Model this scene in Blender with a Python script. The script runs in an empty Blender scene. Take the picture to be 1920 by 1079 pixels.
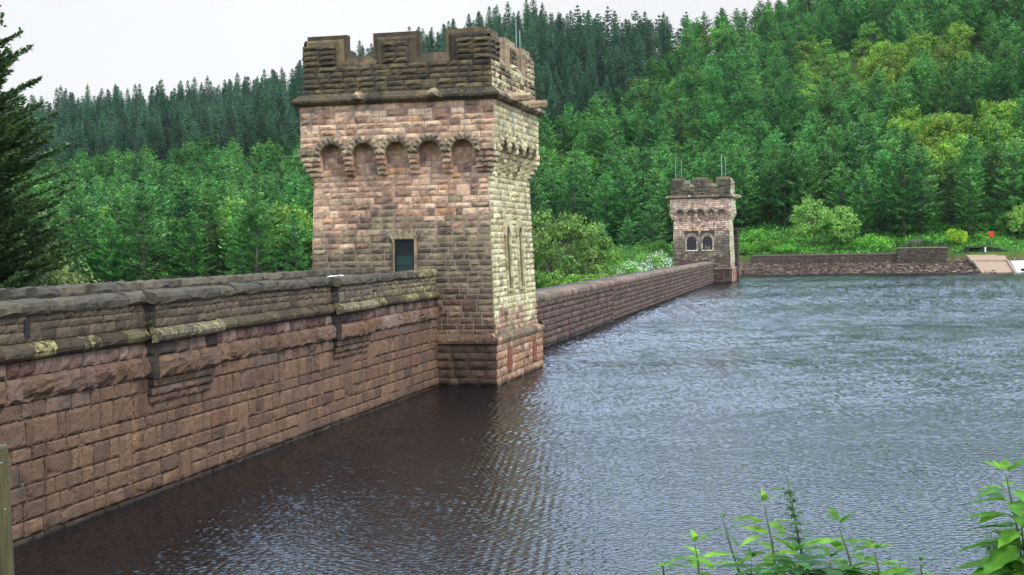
import bpy, math, random
from mathutils import Vector, Matrix, noise
random.seed(7)
R = math.radians
scene = bpy.context.scene
COL = scene.collection

# ------------------------------------------------------------------ camera
YAW, PITCH, ROLL, F, CX, EYE = 0.2339, 0.0316, 0.0188, 2510.7, 19.2548, 7.0
fwd = Vector((-math.sin(YAW)*math.cos(PITCH), math.cos(YAW)*math.cos(PITCH), -math.sin(PITCH)))
rt0 = Vector((math.cos(YAW), math.sin(YAW), 0)); up0 = rt0.cross(fwd)
rt = math.cos(ROLL)*rt0 - math.sin(ROLL)*up0
up = math.sin(ROLL)*rt0 + math.cos(ROLL)*up0
cd = bpy.data.cameras.new('camera'); cam = bpy.data.objects.new('camera', cd); COL.objects.link(cam)
cam.matrix_world = Matrix(((rt.x, up.x, -fwd.x, CX), (rt.y, up.y, -fwd.y, 0), (rt.z, up.z, -fwd.z, EYE), (0, 0, 0, 1)))
cd.sensor_width = 36; cd.lens = 36*F/1920; cd.clip_start = 0.1; cd.clip_end = 5000
scene.camera = cam
CAM = Vector((CX, 0, EYE))

# ------------------------------------------------------------------ world, sun, exposure
SUN_EL, SUN_AZ = 50, 126      # azimuth measured clockwise from +Y
w = bpy.data.worlds.new("World"); scene.world = w; w.use_nodes = True
nt = w.node_tree; nt.nodes.clear()
def N(tree, typ, **kw):
    n = tree.nodes.new(typ)
    for k, v in kw.items():
        if k == 'inp':
            for a, b in v.items(): n.inputs[a].default_value = b
        else: setattr(n, k, v)
    return n
def ramp(tree, stops, interp='LINEAR'):
    n = tree.nodes.new('ShaderNodeValToRGB'); cr = n.color_ramp; cr.interpolation = interp
    while len(cr.elements) > 1: cr.elements.remove(cr.elements[0])
    cr.elements[0].position, cr.elements[0].color = stops[0][0], (*stops[0][1], 1)
    for p, c in stops[1:]:
        e = cr.elements.new(p); e.color = (*c, 1)
    return n
sky = N(nt, 'ShaderNodeTexSky', sky_type='NISHITA', sun_disc=False)
sky.sun_elevation = R(SUN_EL); sky.sun_rotation = R(SUN_AZ)
tc = N(nt, 'ShaderNodeTexCoord'); sx = N(nt, 'ShaderNodeSeparateXYZ')
nt.links.new(tc.outputs['Generated'], sx.inputs[0])
# overcast cloud layer: white towards the horizon, blue-grey and then bright higher up
cr = ramp(nt, [(0.0, (6.55, 6.5, 6.5)), (0.2, (6.7, 6.7, 6.75)), (0.3, (18.5, 24, 32)), (0.55, (14, 17.5, 22.5)), (1.0, (10, 11.5, 13.5))])
nt.links.new(sx.outputs['Z'], cr.inputs[0])
cn = N(nt, 'ShaderNodeTexNoise', inp={'Scale': 3.0, 'Detail': 6.0, 'Roughness': 0.55})
nt.links.new(tc.outputs['Generated'], cn.inputs['Vector'])
cm = N(nt, 'ShaderNodeMapRange', inp={'From Min': 0.3, 'From Max': 0.7, 'To Min': 0.94, 'To Max': 1.06})
nt.links.new(cn.outputs['Fac'], cm.inputs['Value'])
mul = N(nt, 'ShaderNodeVectorMath', operation='SCALE'); nt.links.new(cr.outputs[0], mul.inputs[0]); nt.links.new(cm.outputs[0], mul.inputs['Scale'])
mx = N(nt, 'ShaderNodeMix', data_type='RGBA'); mx.inputs['Factor'].default_value = 0.93
nt.links.new(sky.outputs[0], mx.inputs['A']); nt.links.new(mul.outputs[0], mx.inputs['B'])
bg = N(nt, 'ShaderNodeBackground', inp={'Strength': 0.1}); nt.links.new(mx.outputs['Result'], bg.inputs[0])
wo = N(nt, 'ShaderNodeOutputWorld'); nt.links.new(bg.outputs[0], wo.inputs[0])

sl = bpy.data.lights.new('sun', 'SUN'); sl.energy = 2.2; sl.angle = R(12); sl.color = (1, .95, .87)
so = bpy.data.objects.new('sun', sl); COL.objects.link(so)
sd = Vector((math.sin(R(SUN_AZ))*math.cos(R(SUN_EL)), math.cos(R(SUN_AZ))*math.cos(R(SUN_EL)), math.sin(R(SUN_EL))))
so.rotation_euler = sd.to_track_quat('Z', 'Y').to_euler(); so.location = (60, -20, 80)
scene.view_settings.view_transform = 'Standard'; scene.view_settings.look = 'None'
scene.view_settings.exposure = 0.52; scene.view_settings.gamma = 1

# ------------------------------------------------------------------ helpers
def lin(r, g, b, k=1.0):
    f = lambda c: ((c/255+.055)/1.055)**2.4 if c > 10 else c/255/12.92
    return (f(r)*k, f(g)*k, f(b)*k)
def tag(o, label, cat, group=None, kind=None):
    if label: o['label'] = label
    if cat: o['category'] = cat
    if group: o['group'] = group
    if kind: o['kind'] = kind
    return o
def empty(name, loc, label, cat, group=None):
    o = bpy.data.objects.new(name, None); COL.objects.link(o); o.location = loc; o.empty_display_size = .5
    return tag(o, label, cat, group)
class MB:
    """collects faces for one mesh; 'tint' colour and 'wear' (lichen, grime, damp) live on the points"""
    def __init__(s): s.v = []; s.f = []; s.c = []; s.w = []; s.m = []
    def add(s, vs, fs, tint=(1, 1, 1), wear=(0, 0, 0), mi=0):
        b = len(s.v); s.v.extend(vs); s.f.extend([tuple(i+b for i in f) for f in fs]); s.m.extend([mi]*len(fs))
        s.c.extend([tint]*len(vs)); s.w.extend([wear]*len(vs)); return b
    def box(s, lo, hi, tint=(1, 1, 1), wear=(0, 0, 0), mi=0, bev=0.0, jit=0.0):
        x0, y0, z0 = lo; x1, y1, z1 = hi
        vs = [(x0, y0, z0), (x1, y0, z0), (x1, y1, z0), (x0, y1, z0), (x0, y0, z1), (x1, y0, z1), (x1, y1, z1), (x0, y1, z1)]
        if jit: vs = [tuple(c+random.uniform(-jit, jit) for c in p) for p in vs]
        s.add(vs, [(3, 2, 1, 0), (4, 5, 6, 7), (0, 1, 5, 4), (1, 2, 6, 5), (2, 3, 7, 6), (3, 0, 4, 7)], tint, wear, mi)
    def hexa(s, vs, tint=(1, 1, 1), wear=(0, 0, 0), mi=0):
        s.add(vs, [(3, 2, 1, 0), (4, 5, 6, 7), (0, 1, 5, 4), (1, 2, 6, 5), (2, 3, 7, 6), (3, 0, 4, 7)], tint, wear, mi)
    def tube(s, pts, rads, n=6, tint=(1, 1, 1), wear=(0, 0, 0), mi=0, cap=True):
        rings = []; vs = []; fs = []
        for i, p in enumerate(pts):
            p = Vector(p); a = Vector(pts[max(i-1, 0)]); b = Vector(pts[min(i+1, len(pts)-1)])
            d = (b-a).normalized(); u = d.cross(Vector((0, 0, 1)))
            if u.length < 1e-3: u = Vector((1, 0, 0))
            u.normalize(); v = d.cross(u)
            for k in range(n):
                t = 2*math.pi*k/n; vs.append(tuple(p+rads[i]*(math.cos(t)*u+math.sin(t)*v)))
        for i in range(len(pts)-1):
            for k in range(n):
                a = i*n+k; b = i*n+(k+1) % n; fs.append((a, b, b+n, a+n))
        if cap: fs.append(tuple(range(n-1, -1, -1))); fs.append(tuple((len(pts)-1)*n+k for k in range(n)))
        s.add(vs, fs, tint, wear, mi)
    def build(s, name, mats, parent=None, smooth=False, origin=None):
        me = bpy.data.meshes.new(name)
        o3 = Vector(origin) if origin is not None else (parent.matrix_world.translation if parent else Vector())
        if parent is not None and origin is None:
            o3 = Vector((0, 0, 0)); q = parent
            while q is not None: o3 += q.location; q = q.parent
        vs = [(a-o3[0], b-o3[1], c-o3[2]) for a, b, c in s.v] if o3.length > 0 else s.v
        me.from_pydata(vs, [], s.f)
        if not isinstance(mats, (list, tuple)): mats = [mats]
        for m in mats: me.materials.append(m)
        if len(mats) > 1: me.polygons.foreach_set('material_index', s.m)
        a = me.attributes.new('tint', 'FLOAT_COLOR', 'POINT'); a.data.foreach_set('color', [x for c in s.c for x in (*c, 1.0)])
        a = me.attributes.new('wear', 'FLOAT_VECTOR', 'POINT'); a.data.foreach_set('vector', [x for c in s.w for x in c])
        if smooth: me.polygons.foreach_set('use_smooth', [True]*len(s.f))
        me.update()
        o = bpy.data.objects.new(name, me); COL.objects.link(o)
        if parent is not None: o.parent = parent
        elif origin is not None: o.location = origin
        return o

# ------------------------------------------------------------------ materials
def new_mat(name):
    m = bpy.data.materials.new(name); m.use_nodes = True; m.node_tree.nodes.clear(); return m, m.node_tree
def stone_mat(name, scale=1.0, bump=.03, gain=None):
    m, t = new_mat(name); L = t.links.new
    out = N(t, 'ShaderNodeOutputMaterial'); p = N(t, 'ShaderNodeBsdfPrincipled', inp={'Roughness': .9}); L(p.outputs[0], out.inputs[0])
    p.inputs['Specular IOR Level'].default_value = .25
    g = N(t, 'ShaderNodeNewGeometry')
    ti = N(t, 'ShaderNodeAttribute', attribute_name='tint'); we = N(t, 'ShaderNodeAttribute', attribute_name='wear')
    sp = N(t, 'ShaderNodeSeparateXYZ'); L(we.outputs['Vector'], sp.inputs[0])
    n1 = N(t, 'ShaderNodeTexNoise', inp={'Scale': 2.6*scale, 'Detail': 8., 'Roughness': .62})
    n2 = N(t, 'ShaderNodeTexNoise', inp={'Scale': 22.*scale, 'Detail': 6., 'Roughness': .7})
    n3 = N(t, 'ShaderNodeTexNoise', inp={'Scale': 1.1*scale, 'Detail': 7., 'Roughness': .6, 'Distortion': .6})
    n4 = N(t, 'ShaderNodeTexNoise', inp={'Scale': 5.*scale, 'Detail': 8., 'Roughness': .7})
    for n in (n1, n2, n3, n4): L(g.outputs['Position'], n.inputs['Vector'])
    r1 = ramp(t, [(.3, (.55, .53, .52)), (.5, (1, 1, 1)), (.7, (1.32, 1.27, 1.2))]); L(n1.outputs['Fac'], r1.inputs[0])
    m1 = N(t, 'ShaderNodeMix', data_type='RGBA', blend_type='MULTIPLY'); m1.inputs['Factor'].default_value = 1
    L(ti.outputs['Color'], m1.inputs['A'])
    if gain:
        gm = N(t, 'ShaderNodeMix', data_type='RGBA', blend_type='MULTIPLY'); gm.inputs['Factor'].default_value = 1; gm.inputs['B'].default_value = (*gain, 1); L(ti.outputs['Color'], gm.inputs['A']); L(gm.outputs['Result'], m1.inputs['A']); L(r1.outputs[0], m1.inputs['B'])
    r2 = ramp(t, [(.3, (.5, .48, .48)), (.5, (1, 1, 1)), (.7, (1.4, 1.36, 1.3))]); L(n2.outputs['Fac'], r2.inputs[0])
    m2 = N(t, 'ShaderNodeMix', data_type='RGBA', blend_type='MULTIPLY'); m2.inputs['Factor'].default_value = .8
    L(m1.outputs['Result'], m2.inputs['A']); L(r2.outputs[0], m2.inputs['B'])
    # grime (black crust), driven by wear.y
    def mask(noise_out, amt, lo, soft):
        a = N(t, 'ShaderNodeMath', operation='ADD'); L(noise_out, a.inputs[0]); L(amt, a.inputs[1])
        b = N(t, 'ShaderNodeMapRange', inp={'From Min': lo, 'From Max': lo+soft}); L(a.outputs[0], b.inputs['Value']); return b.outputs[0]
    k = mask(n3.outputs['Fac'], sp.outputs['Y'], .66, .22)
    m3 = N(t, 'ShaderNodeMix', data_type='RGBA'); L(k, m3.inputs['Factor'])
    smp_ = N(t, 'ShaderNodeMapping'); smp_.inputs['Scale'].default_value = (1.5, 1.5, .14); L(g.outputs['Position'], smp_.inputs['Vector'])
    sn = N(t, 'ShaderNodeTexNoise', inp={'Scale': 1.4, 'Detail': 7., 'Roughness': .65}); L(smp_.outputs[0], sn.inputs['Vector'])
    sr = ramp(t, [(.34, (.68, .66, .64)), (.5, (1, 1, 1)), (.66, (1.12, 1.11, 1.08))]); L(sn.outputs['Fac'], sr.inputs[0])
    ms_ = N(t, 'ShaderNodeMix', data_type='RGBA', blend_type='MULTIPLY'); ms_.inputs['Factor'].default_value = 1; L(m2.outputs['Result'], ms_.inputs['A']); L(sr.outputs[0], ms_.inputs['B'])
    L(ms_.outputs['Result'], m3.inputs['A'])
    gr = ramp(t, [(.3, lin(38, 34, 30)), (.7, lin(84, 78, 68))]); L(n2.outputs['Fac'], gr.inputs[0]); L(gr.outputs[0], m3.inputs['B'])
    k2 = mask(n4.outputs['Fac'], sp.outputs['X'], .70, .16)
    m4 = N(t, 'ShaderNodeMix', data_type='RGBA'); L(k2, m4.inputs['Factor']); L(m3.outputs['Result'], m4.inputs['A'])
    lr = ramp(t, [(.3, lin(118, 106, 56)), (.55, lin(168, 156, 100)), (.8, lin(206, 200, 158))]); L(n2.outputs['Fac'], lr.inputs[0]); L(lr.outputs[0], m4.inputs['B'])
    gz = N(t, 'ShaderNodeSeparateXYZ'); L(g.outputs['Position'], gz.inputs[0])
    wz = N(t, 'ShaderNodeMath', operation='MULTIPLY_ADD'); L(n3.outputs['Fac'], wz.inputs[0]); wz.inputs[1].default_value = -.5; L(gz.outputs['Z'], wz.inputs[2])
    wm = N(t, 'ShaderNodeMapRange', inp={'From Min': -.18, 'From Max': .02, 'To Min': 1., 'To Max': 0.}); L(wz.outputs[0], wm.inputs['Value'])
    m5 = N(t, 'ShaderNodeMix', data_type='RGBA', blend_type='MULTIPLY'); m5.inputs['B'].default_value = (.26, .25, .2, 1); L(wm.outputs[0], m5.inputs['Factor']); L(m4.outputs['Result'], m5.inputs['A'])
    L(m5.outputs['Result'], p.inputs['Base Color']); wr_ = N(t, 'ShaderNodeMapRange', inp={'To Min': .9, 'To Max': .3}); L(wm.outputs[0], wr_.inputs['Value']); L(wr_.outputs[0], p.inputs['Roughness'])
    bm = N(t, 'ShaderNodeMath', operation='MULTIPLY_ADD'); L(n2.outputs['Fac'], bm.inputs[0]); bm.inputs[1].default_value = .45; L(n4.outputs['Fac'], bm.inputs[2])
    b = N(t, 'ShaderNodeBump', inp={'Strength': .9, 'Distance': bump*2.0}); L(bm.outputs[0], b.inputs['Height']); L(b.outputs[0], p.inputs['Normal'])
    return m
M_STONE = stone_mat('weathered_sandstone', 1.0, .035)
M_STONE_FAR = stone_mat('weathered_sandstone_distant', .6, .05)
M_STONE_DIST = stone_mat('distance_paled_sandstone', .6, .05, (1.28, 1.34, 1.4))  # distance put into the far tower's stone colour: lighter and less saturated
M_STONE_WARM = stone_mat('warm_sandstone', 1.0, .035, (1.12, 1.07, .98))
def plain(name, c, rough=.8, var=.25, scale=8, bump=0, metal=0, spec=.4):
    m, t = new_mat(name); L = t.links.new
    out = N(t, 'ShaderNodeOutputMaterial'); p = N(t, 'ShaderNodeBsdfPrincipled', inp={'Roughness': rough, 'Metallic': metal}); L(p.outputs[0], out.inputs[0])
    p.inputs['Specular IOR Level'].default_value = spec
    tcd = N(t, 'ShaderNodeTexCoord'); n = N(t, 'ShaderNodeTexNoise', inp={'Scale': scale, 'Detail': 7., 'Roughness': .65}); L(tcd.outputs['Object'], n.inputs['Vector'])
    r = ramp(t, [(.25, tuple(x*(1-var) for x in c)), (.75, tuple(x*(1+var) for x in c))]); L(n.outputs['Fac'], r.inputs[0]); L(r.outputs[0], p.inputs['Base Color'])
    if bump:
        b = N(t, 'ShaderNodeBump', inp={'Strength': .8, 'Distance': bump}); L(n.outputs['Fac'], b.inputs['Height']); L(b.outputs[0], p.inputs['Normal'])
    return m
M_MORTAR = plain('pale_mortar', lin(150, 128, 110), .95, .3, 1.5, .01)
M_MORTAR_D = plain('dark_joint', lin(66, 52, 44), .95, .3, 1.5, .01)
M_DOOR = plain('dark_green_paint', lin(8, 42, 32), .5, .3, 3)
M_IRON = plain('dark_iron', lin(30, 32, 32), .5, .3, 6, 0, .3)
M_RUST = plain('rusty_iron', lin(120, 66, 48), .8, .35, 4, .01)
M_BOARD = plain('darkened_board', lin(88, 76, 44), .8, .25, 2)  # olive-brown board, darkened for the shade of a recess that is not cut
M_GLASS = plain('dark_window_glass', lin(24, 28, 34), .12, .3, 3, 0, 0, .6)
M_STEEL = plain('galvanised_steel', lin(150, 165, 165), .45, .15, 3, 0, .5)
M_CONC = plain('pale_concrete', lin(205, 195, 188), .85, .15, 1.2, .03)
M_CONCB = plain('stained_concrete', lin(146, 122, 100), .85, .2, 1.5, .03)
M_RED = plain('red_plastic', lin(225, 40, 25), .4, .08, 3)
M_WALK = plain('walkway_stone', lin(110, 100, 92), .9, .2, 2)
M_WHITE = plain('white_residue', lin(225, 225, 215), .8, .1, 8)

def leaf_mat(name, base, var=.35, trans=.3, hue=.03, alt=None, nscale=.35):
    m, t = new_mat(name); L = t.links.new
    out = N(t, 'ShaderNodeOutputMaterial'); oi = N(t, 'ShaderNodeObjectInfo'); g = N(t, 'ShaderNodeNewGeometry'); tcd = N(t, 'ShaderNodeTexCoord')
    n = N(t, 'ShaderNodeTexNoise', inp={'Scale': nscale, 'Detail': 3.}); L(tcd.outputs['Object'], n.inputs['Vector'])
    ri = ramp(t, [(0, tuple(c*.72 for c in base)), (.5, base), (1, tuple(c*1.3 for c in (alt or base)))]); L(g.outputs['Random Per Island'], ri.inputs[0])
    rn = ramp(t, [(.3, (1-var,)*3), (.7, (1+var,)*3)]); L(n.outputs['Fac'], rn.inputs[0])
    mm = N(t, 'ShaderNodeMix', data_type='RGBA', blend_type='MULTIPLY'); mm.inputs['Factor'].default_value = 1; L(ri.outputs[0], mm.inputs['A']); L(rn.outputs[0], mm.inputs['B'])
    hs = N(t, 'ShaderNodeHueSaturation'); L(mm.outputs['Result'], hs.inputs['Color'])
    h = N(t, 'ShaderNodeMapRange', inp={'To Min': .5-hue, 'To Max': .5+hue*.7}); L(oi.outputs['Random'], h.inputs['Value']); L(h.outputs[0], hs.inputs['Hue'])
    fr = N(t, 'ShaderNodeMath', operation='MULTIPLY'); fr.inputs[1].default_value = 7.31; L(oi.outputs['Random'], fr.inputs[0])
    fr2 = N(t, 'ShaderNodeMath', operation='FRACT'); L(fr.outputs[0], fr2.inputs[0])
    v = N(t, 'ShaderNodeMapRange', inp={'To Min': .62, 'To Max': 1.38}); L(fr2.outputs[0], v.inputs['Value']); L(v.outputs[0], hs.inputs['Value'])
    d = N(t, 'ShaderNodeBsdfPrincipled', inp={'Roughness': .55}); d.inputs['Specular IOR Level'].default_value = .25; L(hs.outputs[0], d.inputs['Base Color'])
    tr = N(t, 'ShaderNodeBsdfTranslucent'); L(hs.outputs[0], tr.inputs['Color'])
    ms = N(t, 'ShaderNodeMixShader'); ms.inputs[0].default_value = trans; L(d.outputs[0], ms.inputs[1]); L(tr.outputs[0], ms.inputs[2]); L(ms.outputs[0], out.inputs[0])
    return m
G_PINE = leaf_mat('larch_needles', (.078, .235, .056), .55, .32, .016, (.14, .31, .06))
G_SPRUCE = leaf_mat('spruce_needles', (.075, .165, .085), .35, .25, .02, (.105, .2, .095))
G_BROAD = leaf_mat('broad_leaves', (.10, .26, .03), .35, .4, .03, (.16, .28, .03))
G_YELLOW = leaf_mat('yellow_green_leaves', (.13, .25, .022), .45, .4, .025, (.21, .33, .025))
G_FPINE = leaf_mat('dark_pine_needles', (.10, .19, .06), .45, .35, .01, (.16, .26, .075), .5)
G_BRACKEN = leaf_mat('bracken', (.07, .22, .03), .62, .4, .02, (.13, .28, .035), .22)
G_BLOSSOM = leaf_mat('pale_blossom', (.55, .62, .48), .15, .3, .01, (.7, .74, .62))
G_LEAF = leaf_mat('fresh_leaf', (.10, .24, .018), .45, .5, .015, (.16, .31, .02), 40)
G_NETTLE = leaf_mat('nettle_leaf', (.065, .17, .045), .3, .35, .012, (.1, .22, .05), 8)
M_BARK = plain('bark', (.10, .08, .065), .95, .35, 3, .05)
M_STEM = plain('plant_stem', (.07, .09, .03), .7, .3, 20)

# ------------------------------------------------------------------ masonry
def smp(a): return a*a*(3-2*a)
def stone(S, O, U, V, Nn, u0, u1, v0, v1, g=.012, arr=.02, bulge=.06, nu=4, nv=3, back=-.02, tint=(1, 1, 1), wear=(0, 0, 0), slope=(.25, 1.6), rough=.35, chip=0.):
    W = u1-u0-2*g; Hh = v1-v0-2*g
    if W <= .03 or Hh <= .03: return
    b = bulge*random.uniform(.55, 1.4)
    s = [random.uniform(*slope) for _ in range(4)]
    seed = Vector((random.uniform(-99, 99), random.uniform(-99, 99), 0))
    tu, tv = random.uniform(-.5, .5)*b, random.uniform(-.5, .5)*b
    vs = []; ds = []; idx = lambda i, j: j*(nu+1)+i
    jc = min(W, Hh)*.035
    cps = []
    if random.random() < chip:
        for _ in range(random.choice((1, 1, 2))):
            an = random.choice((0, 1, 2, 3, 0, 1))*math.pi/2+random.uniform(.15, 1.4); cx_, cy_ = math.cos(an), math.sin(an)
            far_ = max(cx_*W, 0)+max(cy_*Hh, 0); cps.append((cx_, cy_, far_-random.uniform(.12, .5)*min(W, Hh*1.6), random.uniform(.25, .8)))
    for j in range(nv+1):
        for i in range(nu+1):
            a, c = i/nu, j/nv
            if 0 < i < nu: a += random.uniform(-.25, .25)/nu
            if 0 < j < nv: c += random.uniform(-.25, .25)/nv
            du, dv = a*W, c*Hh
            edge = i in (0, nu) or j in (0, nv)
            if edge: d = arr*random.uniform(.7, 1.2); du += random.uniform(-jc, jc)*(0 if i in (0, nu) and j in (0, nv) else 1) if i in (0, nu) else 0; dv += random.uniform(-jc, jc) if j in (0, nv) else 0
            else:
                d = arr+min(b, s[0]*du, s[1]*(W-du), s[2]*dv, s[3]*(Hh-dv))
                d += b*rough*(noise.noise(seed+Vector((du*5, dv*5, 0)))*1.3+noise.noise(seed+Vector((du*13, dv*13, 4)))*.8) + tu*(a-.5)+tv*(c-.5)
                for cx_, cy_, c0, sl_ in cps: d -= max(0, min(.07, (cx_*du+cy_*dv-c0)*sl_))
                d = max(d, arr*.25)
            vs.append(tuple(O+U*(u0+g+du)+V*(v0+g+dv)+Nn*d)); ds.append(d)
    fs = [(idx(i, j), idx(i+1, j), idx(i+1, j+1), idx(i, j+1)) for j in range(nv) for i in range(nu)]
    ring = [idx(i, 0) for i in range(nu+1)]+[idx(nu, j) for j in range(1, nv+1)]+[idx(i, nv) for i in range(nu-1, -1, -1)]+[idx(0, j) for j in range(nv-1, 0, -1)]
    n0 = len(vs)
    for r in ring:
        vs.append(tuple(Vector(vs[r])+Nn*(back-ds[r])))
    m = len(ring)
    for q in range(m): fs.append((ring[(q+1) % m], ring[q], n0+q, n0+(q+1) % m))
    # flip if U x V points against N
    if U.cross(V).dot(Nn) < 0: fs = [tuple(reversed(f)) for f in fs]
    S.add(vs, fs, tint, wear)

def coursed(S, O, U, V, Nn, v0, v1, ext, hs=(.26, .34), ws=(.35, .9), blocks=(), tint=None, jumper=.12, levels=(), det=(4, 3), **kw):
    """snecked courses of rock-faced stones; ext(v)->(u0,u1); blocks are rectangles kept free"""
    lv = sorted(set([v0, v1]+[l for l in levels if v0 < l < v1])); rows = []
    for a, b in zip(lv, lv[1:]):
        n = max(1, round((b-a)/(.5*(hs[0]+hs[1])))); h = [random.uniform(*hs) for _ in range(n)]; k = (b-a)/sum(h); z = a
        for q in h: rows.append((z, z+q*k)); z += q*k
    def put(a, b, c, d):
        cu = .5*(a+b); cv = .5*(c+d); P = O+U*cu+V*cv
        t, wr = tint(P, b-a); 
        nu = max(2, min(det[0]+2, round(det[0]*(b-a)/((ws[0]+ws[1])*.5))))
        nv = det[1] if d-c < hs[1]*1.4 else det[1]+1
        stone(S, O, U, V, Nn, a, b, c, d, nu=nu, nv=nv, tint=t, wear=wr, **kw)
    def fill(a, b, c, d):
        segs = [(a, b)]
        for (p, q, r, s) in blocks:
            if min(d, s)-max(c, r) > .35*(d-c):
                segs = [x for (e, f) in segs for x in ((e, min(f, p)), (max(e, q), f)) if x[1]-x[0] > .06] if True else segs
        for e, f in segs:
            u = e
            while u < f-1e-6:
                wd = random.uniform(*ws)
                if f-(u+wd) < ws[0]*.8: wd = f-u if f-u < ws[1]*1.25 else (f-u)/2
                put(u, u+wd, c, d); u += wd
    i = 0
    while i < len(rows):
        if i+1 < len(rows) and random.random() < .75:
            (a, b), (b2, c) = rows[i], rows[i+1]; e0, e1 = ext((a+c)/2)
            blk = any(min(c, s)-max(a, r) > 0 for (_, _, r, s) in blocks)
            if not blk:
                u = e0
                while u < e1-1e-6:
                    L = min(random.uniform(1.2, 3.2), e1-u)
                    if e1-(u+L) < .5: L = e1-u
                    jw = random.uniform(ws[0], ws[1]) if random.random() < jumper*5 and L > ws[1]*1.6 else 0
                    if jw: put(u, u+jw, a, c)
                    fill(u+jw, u+L, a, b); fill(u+jw, u+L, b2, c); u += L
                i += 2; continue
        a, b = rows[i]; fill(*ext((a+b)/2), a, b); i += 1

def pick(cs):
    r = random.random()*sum(c[0] for c in cs)
    for wgt, c in cs:
        r -= wgt
        if r <= 0: break
    k = random.uniform(.9, 1.1); return tuple(x*k for x in c)
X, Y, Z = Vector((1, 0, 0)), Vector((0, 1, 0)), Vector((0, 0, 1))
K = 1.05
WALLC = [(6, lin(130, 104, 85, K)), (4, lin(124, 99, 82, K)), (3, lin(138, 110, 89, K)), (1.5, lin(112, 90, 77, K)), (.5, lin(134, 101, 81, K))]
PINKC = [(5, lin(180, 150, 128, K)), (4, lin(166, 138, 118, K)), (3, lin(154, 122, 104, K)), (.7, lin(184, 142, 108, K)), (2, lin(192, 166, 142, K)), (1.2, lin(128, 102, 90, K))]
OLIVEC = [(5, lin(146, 130, 108, K)), (4, lin(130, 115, 97, K)), (3, lin(158, 142, 118, K)), (2, lin(114, 99, 86, K))]
DARKC = [(5, lin(96, 84, 64, K)), (4, lin(80, 70, 55, K)), (3, lin(108, 96, 72, K)), (1.5, lin(62, 55, 46, K))]
BASEC = [(5, lin(98, 78, 66, K)), (4, lin(86, 68, 58, K)), (2, lin(108, 88, 74, K))]
LICHC = [(5, lin(190, 182, 148, K)), (4, lin(174, 165, 132, K)), (3, lin(202, 196, 166, K)), (2, lin(160, 146, 118, K))]  # lichen creams; the east face's stronger light is put into them too
REDC = [(4, lin(150, 119, 102, K)), (3, lin(160, 130, 113, K)), (1.5, lin(134, 101, 86, K)), (.5, lin(180, 152, 134, K))]
def scaled(cs, k): return [(w_, tuple(x*k for x in c)) for w_, c in cs]
WALLC = [(w_, (x_*1.2, y_*1.12, z_*1.02)) for w_, (x_, y_, z_) in WALLC]; BASEC = scaled(BASEC, .72); REDC = scaled(REDC, .92); DARKC = scaled(DARKC, .8); GREYC0 = .85
LOWC = scaled(OLIVEC, .52)
LICHC = [(w_, (x_*.88, y_*.905, z_*.90)) for w_, (x_, y_, z_) in LICHC]
def nz(P, s=1, o=0): return noise.noise(Vector((P[0]*s+o, P[1]*s, P[2]*s)))

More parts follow.
